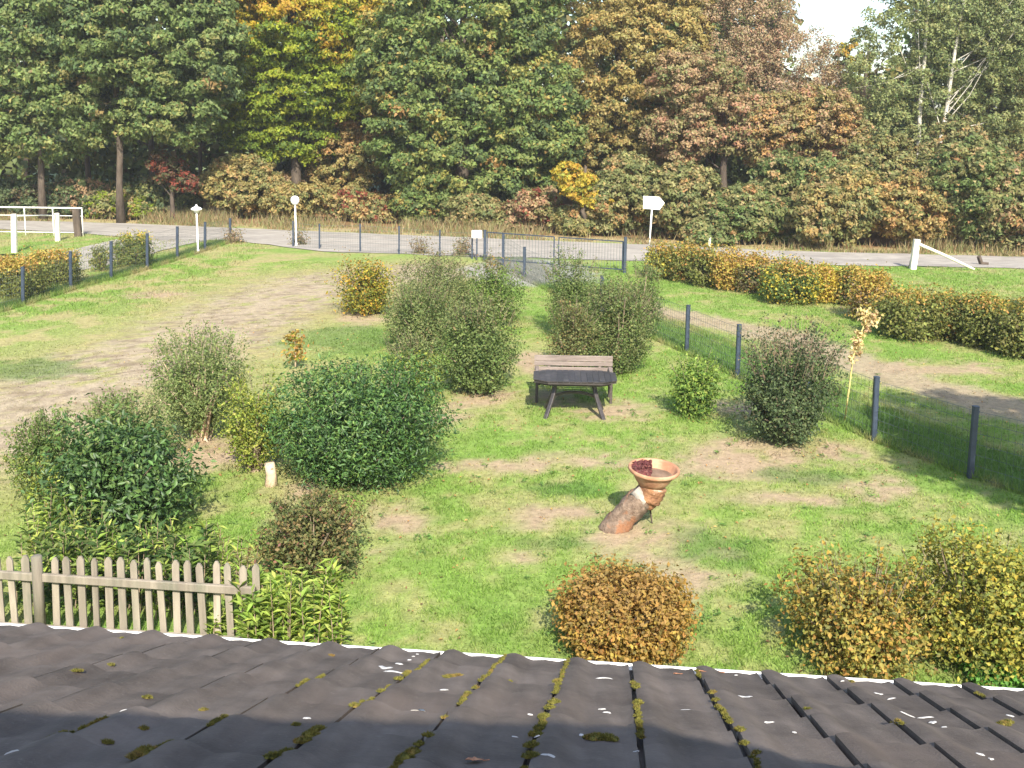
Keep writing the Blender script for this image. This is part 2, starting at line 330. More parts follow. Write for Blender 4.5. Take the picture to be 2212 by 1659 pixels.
def cover(x, y, blades=False):
    x = np.asarray(x, float); y = np.asarray(y, float)
    w1 = fbm(x * .9, y * .9, 3); w2 = fbm(x * 2.6, y * 2.2, 11); w3 = fbm(x * .35, y * .35, 31, 3); w4 = fbm(x * 7, y * 5, 77, 3)
    c = GREEN[None] * (1 - w1[:, None]) + GREEN2[None] * w1[:, None]
    def mix(c, d, t): return c * (1 - t[:, None]) + d[None] * t[:, None]
    dirt = np.zeros_like(x); dry = sm(.44, .66, w2 * .4 + w1 * .25 + w4 * .35) * .62
    # meadow left: drier the nearer to the worn track
    dt = seg_dist(x, y, SAND_TRACK); dt2 = seg_dist(x, y, SAND_TRACK2)
    k = (1 - sm(1.2, 5.0, np.minimum(dt, dt2 * 1.3) + (w2 - .5) * 3)) * (dt < 9)
    dry = np.maximum(dry, k * (.35 + .75 * w2))
    meadow = 1 - sm(-4.5, -1.5, x - (y - 20) * -.16 + (w1 - .5) * 2)
    meadow *= sm(12.5, 15.5, y)
    dry = np.maximum(dry, meadow * sm(.40, .62, w2 * .6 + w1 * .4) * .8)
    trk = (1 - sm(.9, 2.2, dt + (w2 - .5) * 3.2 + (w4 - .5) * 1.6))
    c = mix(c, STRAW, np.clip(dry, 0, 1))
    c = mix(c, SAND, np.clip(trk * sm(.30, .54, w4 * .65 + w2 * .35) * 1.1, 0, .93))
    w5 = fbm(x * 4.5, y * 9.0, 131, 3); c = mix(c, np.array([.19, .145, .10]), np.clip((1 - sm(1.2, 3.0, dt)) * sm(.52, .68, w5) * .75, 0, 1))
    # right wheel track
    rt = seg_dist(x, y, RIGHT_TRACK)
    t = 1 - sm(.45, .95, rt + (w2 - .5) * 1.0 + (w4 - .5) * .6)
    c = mix(c, np.array([.32, .25, .175]), t * .88); c = mix(c, DIRT * .62, t * sm(.55, .75, w4) * .5)
    for bx, by, a, b in BARE:
        r = np.hypot((x - bx) / a, (y - by) / (b * 1.9)) + (w2 - .5) * 2.0 + (w4 - .5) * .9
        c = mix(c, DIRT * 1.08, (1 - sm(.45, 1.05, r)) * sm(.16, .52, w4 * .65 + w2 * .35) * .95)
    for bx, by, a, b in LUSHP:
        r = np.hypot((x - bx) / a, (y - by) / (b * 1.9)) + (w2 - .5) * 1.2
        c = mix(c, LUSH, (1 - sm(.6, 1.1, r)) * .6)
    # grass left long beyond both garden fences
    rf = seg_dist(x, y, RIGHT_FENCE); yf = np.interp(x, RIGHT_FENCE[:, 0], RIGHT_FENCE[:, 1])
    beyond = (x > np.interp(-y, -RIGHT_FENCE[:, 1], RIGHT_FENCE[:, 0]))
    c = mix(c, LUSH * 1.25, beyond * (1 - sm(.9, 1.7, rf + (w2 - .5))) * .75 * (1 - t))
    lf = seg_dist(x, y, LEFT_FENCE)
    left = x < np.interp(y, LEFT_FENCE[:, 1], LEFT_FENCE[:, 0])
    c = mix(c, LUSH * .85, left * (1 - sm(.2, .9, lf)) * .9)
    # grey gravel apron inside the gate
    ap = G(1150, 588)
    r = np.hypot((x - ap[0]) / 2.4, (y - ap[1]) / 3.2) + (w2 - .5) * .5
    c = mix(c, np.array([.27, .26, .25]), (1 - sm(.75, 1.05, r)) * .85)
    # woodland litter beyond the road
    yo = yline(ROAD_FAR, x)
    v = sm(-.3, .8, y - yo + (w2 - .5) * 2)
    c = mix(c, STRAW * 1.02, v); v2 = sm(1.0, 3.0, y - yo + (w2 - .5) * 2); c = mix(c, LITTER, v2)
    return c

def grid_mesh(name, x0, x1, y0, y1, step, z, mat):
    nx = int((x1 - x0) / step) + 1; ny = int((y1 - y0) / step) + 1
    X, Y = np.meshgrid(np.linspace(x0, x1, nx), np.linspace(y0, y1, ny))
    V = np.stack([X.ravel(), Y.ravel(), z + 0.0 * X.ravel()], 1)
    inside = np.minimum(1, np.minimum(np.minimum(X - x0, x1 - X), np.minimum(Y - y0, y1 - Y)).ravel())
    V[:, 2] += (fbm(V[:, 0] * .5, V[:, 1] * .5, 5, 3) - .5) * .03 * np.clip(inside, 0, 1)
    i = np.arange(nx * ny).reshape(ny, nx)
    Fc = np.stack([i[:-1, :-1].ravel(), i[:-1, 1:].ravel(), i[1:, 1:].ravel(), i[1:, :-1].ravel()], 1)
    return fast_mesh(name, V, Fc, mat, cover(V[:, 0], V[:, 1]))
lawn = link("lawn", grid_mesh("lawn", -17, 21, 5, 37, .16, 0.03, MAT['ground'])); tag(lawn, kind='structure')
gv = link("grass_verge", grid_mesh("grass_verge", -48, 52, 37, 66, .5, 0.03, MAT['ground'])); tag(gv, kind='structure')
nx = np.array([[-900, -300], [900, -300], [900, 1500], [-900, 1500]])
gp = MB().add([(-900, -300, -.03), (900, -300, -.03), (900, 1500, -.03), (-900, 1500, -.03)], [(0, 1, 2, 3)]).mesh("ground", noisy("meadow_ground", (.09, .13, .03), (.16, .18, .06), 1.2, .95, .3, 5))
g0 = link("ground", gp); tag(g0, kind='structure')

# road: a strip with ragged edges, plus the drive that forks off to the left
def strip(name, near, far, mat, z, step=.35, jit=.18, x0=-45, x1=50):
    xs = np.arange(x0, x1, step); V = []; Fc = []
    nb = 5
    for i, x in enumerate(xs):
        a = yline(near, x) + (fbm(np.array([x * 1.3]), np.array([3.]), 5)[0] - .5) * 2 * jit
        b = yline(far, x) + (fbm(np.array([x * 1.3]), np.array([9.]), 8)[0] - .5) * 2 * jit
        for k in range(nb + 1):
            V.append((x, a + (b - a) * k / nb, z))
    for i in range(len(xs) - 1):
        for k in range(nb):
            q = i * (nb + 1) + k; Fc.append((q, q + nb + 1, q + nb + 2, q + 1))
    return MB().add(V, Fc).build(name, mat)
def drop(o):  # keep edges of a sheet clear of the one below
    return tag(o, kind='structure')
drop(strip("road", ROAD_NEAR, ROAD_FAR, MAT['road'], .052))
def ribbon(name, line, w, mat, z):
    pts = []
    for a, b in zip(line[:-1], line[1:]):
        n = max(2, int(np.hypot(*(b - a)) / .4)); pts += [a + (b - a) * t for t in np.linspace(0, 1, n, endpoint=False)]
    pts.append(line[-1]); pts = np.array(pts); V = []; Fc = []
    for i, p in enumerate(pts):
        d = pts[min(i + 1, len(pts) - 1)] - pts[max(i - 1, 0)]; d /= np.hypot(*d); nrm = np.array([-d[1], d[0]])
        ww = w[0] + (w[1] - w[0]) * i / (len(pts) - 1)
        for s in (-1, 1):
            e = ww / 2 + (fbm(np.array([i * .5]), np.array([s * 7.]), 4)[0] - .5) * .3
            q = p + nrm * s * e; V.append((q[0], q[1], z))
    for i in range(len(pts) - 1): Fc.append((2 * i, 2 * i + 1, 2 * i + 3, 2 * i + 2))
    return MB().add(V, Fc).build(name, mat)
drop(ribbon("driveway", pl([(420, 508), (330, 524), (262, 541), (205, 557), (140, 574), (40, 590), (-140, 625)]), (3.6, 2.4), MAT['road'], .048))
# ------------------------------------------------------------------ foliage
def unit(v): return v / np.maximum(np.linalg.norm(v, axis=1, keepdims=True), 1e-9)
def leaf_geo(P, N, D, L, W, fold=.25):
    """one leaf per row: two triangles folded along the midrib"""
    n = len(P); D = unit(D - N * (D * N).sum(1, keepdims=True)); S = np.cross(N, D)
    L = L[:, None]; W = W[:, None]
    b = P - D * L * .5; t = P + D * L * .5 - N * L * .12
    l = P + S * W * .5 + N * W * fold; r = P - S * W * .5 + N * W * fold
    V = np.stack([b, r, t, l], 1).reshape(-1, 3)
    i = np.arange(n)[:, None] * 4
    Fc = np.concatenate([i + [0, 1, 2], i + [0, 2, 3]], 0)
    return V, Fc
def far_leaf_geo(P, N, D, L, W):
    D = unit(D - N * (D * N).sum(1, keepdims=True)); S = np.cross(N, D); L = L[:, None]; W = W[:, None]
    k = rng.uniform(-.25, .25, (len(P), 1))
    V = np.stack([P - D * L * .45 - S * W * .45, P - D * L * (.35 + k) + S * W * .55, P + D * L * .6 + S * W * k], 1).reshape(-1, 3)
    return V, np.arange(3 * len(P)).reshape(-1, 3)
def pick(pal, n, coh=None, keep=.6):
    cols = np.array([c for c, w in pal]); w = np.array([w for c, w in pal], float); w /= w.sum()
    a = rng.choice(len(cols), n, p=w)
    if coh is not None:
        m = rng.random(n) < keep
        cl = rng.choice(len(cols), coh.max() + 1, p=w); a[m] = cl[coh[m]]
    c = cols[a] * rng.uniform(.72, 1.28, (n, 1)) * rng.uniform(.92, 1.08, (n, 3))
    return c
def lump(d, s, amp):
    return 1 + amp * (fbm(d[:, 0] * 1.7 + 5 + s, d[:, 1] * 1.7 + 9 + d[:, 2] * 1.3, s, 3) - .5) * 2
def crown_clumps(lobes, nclump, rc, flat, back=.45):
    """lobes: (cx,cy,cz,rx,ry,rz). returns clump centres, outward normals"""
    w = np.array([l[3] * l[5] for l in lobes]); w = w / w.sum(); out = []; nor = []
    tries = 0; grid = {}
    while len(out) < nclump:
        tries += 1
        li = rng.choice(len(lobes), p=w); l = lobes[li]
        d = rng.normal(size=3); d /= np.linalg.norm(d)
        if d[1] > .15 and rng.random() > back: continue
        r = rng.uniform(.80, 1.06) if rng.random() < .72 else rng.uniform(.45, .8)
        p = np.array(l[:3]) + d * np.array(l[3:]) * r
        if p[2] < .25: continue
        # drop clumps buried in another lobe
        bur = False
        for j, m in enumerate(lobes):
            if j != li and (((p - np.array(m[:3])) / np.array(m[3:])) ** 2).sum() < .35: bur = True; break
        if bur: continue
        if tries < nclump * 12 and out:
            q = np.array(out[-400:]) - p
            if ((q * np.array([1, 1, 1.3])) ** 2).sum(1).min() < (rc * .95) ** 2: continue
        out.append(p); nor.append(d)
    return np.array(out), np.array(nor)
def tree_crown(name, lobes, pal, nclump=150, nleaf=18000, rc=.75, flat=.6, L=.26, W=.19, parent=None, origin=None, droop=0.0, mat='leaf', toppal=None, topz=None, keep=.6, back=.45, coat=None):
    rc = rc * .68; nclump = int(nclump * 1.9)
    C, Nn = crown_clumps(lobes, nclump, rc, flat, back)
    rcs = rc * rng.uniform(.55, 1.15, nclump); L = L * .78; W = W * .78; nleaf = int(nleaf * 2.3); L = L * .86; W = W * .92
    ci = rng.choice(nclump, nleaf, p=rcs ** 2 / (rcs ** 2).sum())
    d = unit(rng.normal(size=(nleaf, 3)) + np.array([0, -.15, .45])); r = rng.random(nleaf)[:, None] ** .45
    off = d * r * rcs[ci][:, None] * np.array([1, 1, flat])
    off += .09 * rc * rng.normal(size=off.shape)
    if droop: off[:, 2] -= droop * np.hypot(off[:, 0], off[:, 1]) ** 1.3
    P = C[ci] + off
    N = unit(unit(off + 1e-6) * .75 + Nn[ci] * .25 + np.array([0, 0, .40]) + rng.normal(size=P.shape) * .55)
    D = rng.normal(size=P.shape); D[:, 2] -= .5
    keepm = P[:, 2] > .08; P, N, D, ci = P[keepm], N[keepm], D[keepm], ci[keepm]; n = len(P)
    s = rng.uniform(.7, 1.25, n)
    V, Fc = far_leaf_geo(P, N, D, L * s, W * s)
    c = pick(pal, n, ci, keep)
    if toppal is not None:
        tz = sm(topz[0], topz[1], P[:, 2] + (fbm(P[:, 0] * .5, P[:, 2] * .5, 9) - .5) * (topz[1] - topz[0]) * 4.0)
        m = rng.random(n) < tz; c[m] = pick(toppal, m.sum(), ci[m], keep)
    V = V - np.asarray(origin)[None]
    return link(name, fast_mesh(name, V, Fc, MAT[mat], np.repeat(c, 3, 0)), parent), C
def limbs(name, base, top, r0, C, parent, mat, nl=16, wob=.25, fork=.35, r1=.05, sides=8):
    mb = MB(); base = Vector(base); top = Vector(top); o = base.copy()
    pts = []; rr = []
    for i in range(9):
        t = i / 8; p = base.lerp(top, t) + Vector((random.uniform(-1, 1), random.uniform(-1, 1), 0)) * wob * (t * (1 - t) * 1.6)
        pts.append(p - o); rr.append(r0 * (1 - t) ** .8 + r1)
    rr[0] *= 1.35
    mb.tube(pts, rr, sides, rough=.06)
    idx = rng.choice(len(C), min(nl, len(C)), replace=False)
    for j in idx:
        e = Vector(C[j]) - o; t = random.uniform(fork, .9); k = t * 8; i = int(k); s = pts[i].lerp(pts[min(i + 1, 8)], k - i)
        if e.z < s.z - 1.5: continue
        m = s.lerp(e, .5) + Vector((0, 0, -.12 * (e - s).length)) * random.uniform(.2, 1)
        ra = max(.014, rr[i] * .30)
        mb.tube([s, m, e], [ra, ra * .6, ra * .2], 5, cap=False)
    return mb.build(name, MAT[mat], parent, True)

BASES = []
def shrub(name, label, cat, x0, x1, yt, yb, pal, leaf=(.05, .032), n=7000, shoots=260, boxy=2.0, lumpy=.22, mat='leaf', group=None, toppal=None, topk=.8, up=.35, inner=.35, low=.06,
          spray=0, spraylen=.35, stem='twig', depth=1.0, nstem=9, gap=0.0, seed=None, sprayleaf=14, keep=.5, clear=0.0, front=0.85, hole=.33, gfreq=5.0, vase=None):
    """a shrub fitted between picture columns x0..x1, its crown top seen at row yt and its near foot at row yb; placed and sized on the ground in metres"""
    xc = (x0 + x1) / 2; f = G(xc, yb); s = ppm(f[1]); R = (x1 - x0) / 2 / s
    Yc = f[1] + R * front * depth; R = (x1 - x0) / 2 / ppm(Yc) * 1.0
    base = np.array([atY(xc, yb, Yc)[0], Yc, 0.03])
    h = atY(xc, yt, Yc + R * (.75 if boxy > 2.6 else .3))[2] * .97; R *= .97
    s2 = rng.integers(1, 900) if seed is None else seed
    ns = shoots
    d = rng.normal(size=(ns, 3)); d[:, 2] = np.abs(d[:, 2]) * np.where(rng.random(ns) < .40, -1, 1)
    d = unit(d); nb = (np.abs(d) ** boxy).sum(1, keepdims=True) ** (1 / boxy)
    e = d / nb * lump(d, s2, lumpy * 1.45)[:, None] * (rng.uniform(.78, 1.10, (ns, 1)) if boxy < 2.8 else rng.uniform(.88, 1.04, (ns, 1)) if boxy < 5 else rng.uniform(.94, 1.01, (ns, 1))); lowk = np.where(d[:, 2:3] < 0, 1 - .22 * np.abs(d[:, 2:3]), 1) if boxy < 4 else 1; e = e * lowk; e = e * np.where(rng.random((ns, 1)) < (.10 if boxy < 2.8 else .03 if boxy < 5 else 0), rng.uniform(1.08, 1.26, (ns, 1)), 1)
    zc = h * (.46 + clear * .5); rz = (h - zc)
    if boxy < 2.6 and R > .35:
        nl_ = int(rng.integers(4, 7)); an = rng.uniform(0, 6.28) + np.arange(nl_) * 6.283 / nl_ + rng.uniform(-.5, .5, nl_); q_ = rng.uniform(.34, .50, nl_)
        R *= 1.13; h *= 1.05; zc *= 1.03
        lc = np.stack([np.cos(an) * q_ * R, np.sin(an) * q_ * R * depth], 1); lr = rng.uniform(.48, .66, nl_); lh = rng.uniform(.66, .98, nl_); lh[rng.integers(0, nl_)] = 1.0
        lc = np.concatenate([lc, [[0, 0]]]); lr = np.append(lr, .72); lh = np.append(lh, .94)
        li = rng.integers(0, nl_ + 1, ns)
    else:
        lc = np.zeros((1, 2)); lr = np.ones(1); lh = np.ones(1); li = np.zeros(ns, int)
    E = e * np.array([R, R * depth, 1]); E[:, :2] = E[:, :2] * lr[li][:, None] + lc[li]
    zcl = zc * (.55 + .45 * lh[li]); rzl = h * lh[li] - zcl
    E[:, 2] = np.where(e[:, 2] > 0, e[:, 2] * rzl, e[:, 2] * (zcl - h * clear) * 1.0) + zcl
    if vase is None: vase = .06 if boxy < 2.6 else 0
    E[:, :2] *= (1 + .10 * vase - vase * (1 - np.clip(E[:, 2:3] / h, 0, 1)) ** 1.5)
    # each shoot starts inside, rises and leans out to its tip
    st = np.stack([E[:, 0] * inner, E[:, 1] * inner, np.maximum(.05, E[:, 2] * (1 - up) - .1 * h)], 1)
    si = rng.integers(0, ns, n); t = 1 - rng.random(n) ** 1.6 * .75
    t = t[:, None]; P = st[si] * (1 - t) + E[si] * t; P[:, 2:] -= ((1 - t) * t) * h * .12
    sd = unit(E - st)
    jit = rng.normal(size=P.shape) * (leaf[0] * 1.15 + .012)
    P = P + jit
    out = unit(P - np.array([0, 0, zc * .8]))
    N = unit(out * .55 + np.array([0, 0, .5]) + rng.normal(size=P.shape) * .7)
    D = sd[si] * .6 + rng.normal(size=P.shape) * .7
    cid = si
    if spray:
        k = spray; a = rng.uniform(0, 6.28, k); rr = np.sqrt(rng.random(k)) * .95
        S0 = np.stack([np.cos(a) * rr * R * .8, np.sin(a) * rr * R * depth * .8, zc + rz * .75 * np.sqrt(1 - rr ** 2 * .8)], 1)
        dr = unit(np.stack([np.cos(a) * rr * .55 + rng.normal(size=k) * .12, np.sin(a) * rr * .55 + rng.normal(size=k) * .12, np.ones(k)], 1))
        ln = spraylen * rng.uniform(.5, 1.25, k)
        m = k * sprayleaf; q = rng.integers(0, k, m); tt = rng.random(m)[:, None]
        Ps = S0[q] + dr[q] * ln[q][:, None] * tt + rng.normal(size=(m, 3)) * leaf[0] * .55
        P = np.concatenate([P, Ps]); N = np.concatenate([N, unit(rng.normal(size=(m, 3)) + np.array([0, -.3, .5]))]); D = np.concatenate([D, dr[q] + rng.normal(size=(m, 3)) * .5])
        cid = np.concatenate([cid, rng.integers(0, ns, m)])
    ok = P[:, 2] > low * h * .5 + .02
    if gap: ok &= fbm(P[:, 0] * 2.2 + s2, P[:, 2] * 2.2 + P[:, 1] * 2.2, 3, 3) > gap
    ok &= fbm((P[:, 0] + P[:, 1] * .6) * gfreq + s2, (P[:, 2] - P[:, 1] * .6) * gfreq, 13, 2) > hole
    P, N, D, cid = P[ok], N[ok], D[ok], cid[ok]; m = len(P)
    sz = rng.uniform(.55, 1.2, m)
    V, Fc = leaf_geo(P, N, D, leaf[0] * sz, leaf[1] * sz * rng.uniform(.75, 1.1, m))
    c = pick(pal, m, cid, keep)
    if toppal is not None:
        tz = sm(topk - .18, topk + .12, P[:, 2] / h + (fbm(P[:, 0] * 1.5 + s2, P[:, 1] * 1.5, 5) - .5) * .5); mm = rng.random(m) < tz
        if mm.any(): c[mm] = pick(toppal, mm.sum(), cid[mm], keep)
    BASES.append((base[0], base[1], R))
    root = empty(name, base, label, cat, group)
    link("foliage", fast_mesh("foliage", V, Fc, MAT[mat], np.repeat(c, 4, 0)), root)
    mb = MB()
    for j in rng.choice(ns, min(ns, nstem * 3), replace=False):
        b = Vector((random.uniform(-.12, .12) * R, random.uniform(-.12, .12) * R, -.03)); e2 = Vector(E[j]) * .88
        mid = b.lerp(e2, .45) + Vector((0, 0, h * .08)); r = .010 + .011 * min(1.6, h)
        mb.tube([b, mid, e2], [r, r * .7, r * .25], 5, cap=False)
    if spray:
        for j in range(spray):
            mb.tube([S0[j], S0[j] + dr[j] * ln[j]], [.005, .002], 3, cap=False)
    if nstem > 3: tag(mb.build("stem", MAT[stem], root, True), kind="stuff")
    return root

# palettes (base colours of the leaves)
OAK = [((0.121, 0.168, 0.054), 4), ((0.168, 0.213, 0.072), 3), ((0.213, 0.23, 0.078), 1.3), ((0.076, 0.114, 0.045), 2), ((0.258, 0.224, 0.078), 0.35), ((0.235, 0.174, 0.073), 0.15)]
OAK2 = [((0.125, 0.177, 0.052), 4), ((0.177, 0.215, 0.065), 3), ((0.246, 0.246, 0.067), 1.2), ((0.078, 0.114, 0.043), 2), ((0.291, 0.235, 0.067), 0.5), ((0.291, 0.179, 0.067), 0.2)]
BEECH = [((.165, .215, .022), 4), ((.23, .26, .025), 2.5), ((.100, .150, .028), 2)]
GOLD = [((.36, .27, .03), 3), ((.28, .26, .03), 2), ((.38, .24, .04), 1)]
OLIVE = [((.25, .215, .08), 3), ((.31, .25, .095), 2), ((.165, .175, .065), 2), ((.34, .24, .09), 1.3)]
RUST = [((.33, .225, .125), 3), ((.285, .215, .115), 2.5), ((.36, .205, .125), 1.0), ((.225, .215, .09), 2.8), ((.16, .18, .07), 1)]
TWIGGY = [((.34, .25, .16), 3), ((.30, .235, .14), 2), ((.35, .22, .14), 1.2), ((.23, .215, .11), 1.4)]
ORANGE = [((.39, .245, .10), 2.5), ((.34, .24, .10), 2), ((.26, .22, .09), 2.4)]
REDL = [((.20, .055, .035), 1.8), ((.12, .07, .04), 3), ((.09, .09, .04), 3)]
YEL = [((.38, .30, .04), 3), ((.40, .25, .04), 1.2), ((.25, .26, .05), 1.5)]
UNDER = [((0.182, 0.193, 0.072), 3), ((0.237, 0.226, 0.094), 2.5), ((0.121, 0.143, 0.055), 2), ((0.297, 0.231, 0.105), 1.6), ((0.341, 0.209, 0.088), 0.4)]
BIRCH = [((0.2, 0.232, 0.092), 3), ((0.243, 0.254, 0.103), 2), ((0.146, 0.178, 0.073), 2)]
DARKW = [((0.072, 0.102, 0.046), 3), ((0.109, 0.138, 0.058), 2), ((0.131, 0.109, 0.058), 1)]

def tree(name, label, pal, bx, by, lobes_px, trunk_r=.22, nclump=150, nleaf=18000, rc=.75, flat=.6, L=.26, W=.19, mat='leaf', bark='bark', top=None, group="trees of the wood along the road",
         dY=0, toppal=None, topz=None, nl=16, droop=0, keep=.6, lean=0, cat="tree", fork=.35, back=.45, ry=.85, wob=.25):
    b = G(bx, by); Y = b[1] + dY; base = np.array([atY(bx, by, Y)[0], Y, 0.0])
    lobes = []
    for l in lobes_px:
        cx, cy, rx, rz = l[:4]; dy = l[4] if len(l) > 4 else 0
        s = ppm(Y + dy); c = atY(cx, cy, Y + dy); lobes.append((c[0], c[1], c[2], rx / s, min(rx, rz * 1.2) / s * ry, rz / s))
    root = empty(name, base, label, cat, group)
    cr, C = tree_crown("crown", lobes, pal, nclump, nleaf, rc, flat, L, W, root, base, droop, mat, toppal, topz, keep, back)
    tp = top if top is not None else (max(l[2] + l[5] * .5 for l in lobes))
    tx = atY(bx + lean, 0, Y)[0] if lean else base[0]
    limbs("trunk", base + np.array([0, 0, -.1]), (tx, Y, tp), trunk_r, C, root, bark, nl=nl, fork=fork, wob=wob)
    return root

# ------------------------------------------------------------------ house, annexe roof
a_dir = Vector((math.cos(-.104), math.sin(-.104), 0)); dn = Vector((-math.sin(-.104), math.cos(-.104), 0)); RP = .395
up_dir = -dn * math.cos(RP) + Vector((0, 0, math.sin(RP))); nrm = a_dir.cross(-up_dir).normalized()
if nrm.z < 0: nrm = -nrm
RO = Vector((1.178, 4.662, -2.576 + CAM_H)); TW, TG, TT, TA = .3, .433, .022, .0135
def roof_pt(x, s, z=0): return RO + a_dir * x + up_dir * s + nrm * z
annexe = empty("garden_annexe", (RO.x - 1.5, 2.0, 0.03), "low annexe under the window with a dark tiled lean-to roof and white gutter", "building")
AI = Matrix.Translation(-Vector(annexe.location))
tile_mats = Matrix(((a_dir.x, -up_dir.x, nrm.x, 0), (a_dir.y, -up_dir.y, nrm.y, 0), (a_dir.z, -up_dir.z, nrm.z, 0), (0, 0, 0, 1)))
def prof(u):
    d = (u - .16 + .5) % 1.0 - .5
    return TA * (math.cos(math.pi * d / .30) * .9 + .1 if abs(d) < .30 else -.8 - .2 * math.cos(2 * math.pi * (abs(d) - .30) / .40))
def tile_mesh():
    # local: x across, y down the slope (towards the eave), z off the roof; origin at the tail seam
    us = [.035, .06, .12, .18, .26, .36, .46, .56, .66, .76, .86, .93, .972]; V = []; Fc = []
    ss = [0, .22, TG + .05]
    for s in ss:
        for u in us:
            e = 0
            z = prof(u) + e - TT * s / TG
            V.append((u * TW, -s, z))
    n = len(us)
    for j in range(len(ss) - 1):
        for i in range(n - 1): Fc.append((j * n + i, j * n + i + 1, (j + 1) * n + i + 1, (j + 1) * n + i))
    b = len(V)   # tail face (own vertices so it shades crisp)
    for u in us: V.append((u * TW, 0, prof(u)))
    for u in us: V.append((u * TW, -.004, prof(u) - TT + .004))
    for i in range(n - 1): Fc.append((b + i, b + n + i, b + n + i + 1, b + i + 1))
    for side in (0, n - 1):
        b = len(V); u = us[side]
        for s in (0, TG): V.append((u * TW, -s, prof(u) - TT * s / TG))
        for s in (0, TG): V.append((u * TW, -s, prof(u) - .028 - TT * s / TG))
        Fc.append((b, b + 1, b + 3, b + 2))
    b = len(V)   # side-lap lip that floors the joint
    for s in (0, TG + .02):
        V.append((.95 * TW, -s, prof(.97) - .026 - TT * s / TG)); V.append((1.06 * TW, -s, prof(.97) - .026 - TT * s / TG))
    Fc.append((b, b + 1, b + 3, b + 2))
    me = bpy.data.meshes.new("roof_tile"); me.from_pydata(V, [], Fc); me.update()
    me.polygons.foreach_set("use_smooth", [True] * len(me.polygons)); me.materials.append(MAT['tile']); return me
TM = tile_mesh()
for r in range(9):
    for k in range(-15, 8):
        o = bpy.data.objects.new("roof_tile", TM); COL.objects.link(o); o.parent = annexe
        p = roof_pt(k * TW + random.uniform(-.002, .002), r * TG + random.uniform(-.006, .006), random.uniform(-.002, .003))
        o.matrix_local = AI @ Matrix.Translation(p) @ tile_mats @ Matrix.Rotation(random.uniform(-.006, .006), 4, 'Z') @ Matrix.Rotation(random.uniform(-.006, .006), 4, 'Y')
def in_roof(mb, name, mat, smooth=False):
    o = mb.build(name, mat, annexe, smooth); o.matrix_local = AI @ Matrix.Translation(RO) @ tile_mats; return o
mb = MB(); mb.box((-15.2 * TW, -12.2 * TG, -.16), (8.2 * TW, -.03, -.085)); in_roof(mb, "roof_boarding", MAT['slat_dark'])
mb = MB()
for k in range(-15, 8):   # upper courses behind the view, one joined piece
    for i in range(8):
        u0, u1 = i / 8, (i + 1) / 8
        mb.add([((k + u0) * TW, -9 * TG - .01, prof(u0)), ((k + u1) * TW, -9 * TG - .01, prof(u1)), ((k + u1) * TW, -12.2 * TG, prof(u1) - .03), ((k + u0) * TW, -12.2 * TG, prof(u0) - .03)], [(0, 1, 2, 3)])
o = in_roof(mb, "upper_tiles", MAT['tile'], True)
# gutter
mb = MB(); GR = .064; cxo = RO + dn * .048 + Vector((0, 0, -.069))
n = 10; V = []; Fc = []
for j, xx in enumerate((-15.3 * TW, 8.3 * TW)):
    for i in range(n + 1):
        an = math.pi * i / n
        for rr in (GR, GR - .005):
            p = cxo + a_dir * xx + dn * (math.cos(an) * rr) + Vector((0, 0, -math.sin(an) * rr)); V.append(p)
m2 = 2 * (n + 1)
for i in range(n):
    Fc.append((2 * i, 2 * i + 2, m2 + 2 * i + 2, m2 + 2 * i)); Fc.append((2 * i + 1, m2 + 2 * i + 1, m2 + 2 * i + 3, 2 * i + 3))
mb.add(V, Fc)
e0 = cxo + a_dir * (-15.3 * TW) + dn * GR; e1 = cxo + a_dir * (8.3 * TW) + dn * GR
mb.tube([e0, e1], .010, 8)
o = mb.build("gutter", MAT['gutter'], annexe, True); o.matrix_local = AI
for k in (-13, -9, -5, -1, 3, 7):
    p = cxo + a_dir * (k * TW + .1); mb = MB(); mb.bar(p - dn * (GR - .004) + Vector((0, 0, .004)), p + dn * (GR + .006) + Vector((0, 0, .004)), .02, .004)
    o = mb.build("gutter_bracket", MAT['gutter'], annexe); o.matrix_local = AI
mb = MB(); w0 = RO + a_dir * (-14.6 * TW) - dn * .30; w1 = RO + a_dir * (7.6 * TW) - dn * .30
def wallq(mb, a, b, zt, th=.12):
    d = (b - a).normalized(); nn = Vector((-d.y, d.x, 0)) * th
    mb.add([(a.x, a.y, 0), (b.x, b.y, 0), (b.x + nn.x, b.y + nn.y, 0), (a.x + nn.x, a.y + nn.y, 0), (a.x, a.y, zt), (b.x, b.y, zt), (b.x + nn.x, b.y + nn.y, zt), (a.x + nn.x, a.y + nn.y, zt)],
           [(0, 1, 5, 4), (1, 2, 6, 5), (2, 3, 7, 6), (3, 0, 4, 7), (4, 5, 6, 7)])
wallq(mb, w0 - dn * .12, w1 - dn * .12, 2.50)
o = mb.build("wall", MAT['wall'], annexe); o.matrix_local = AI
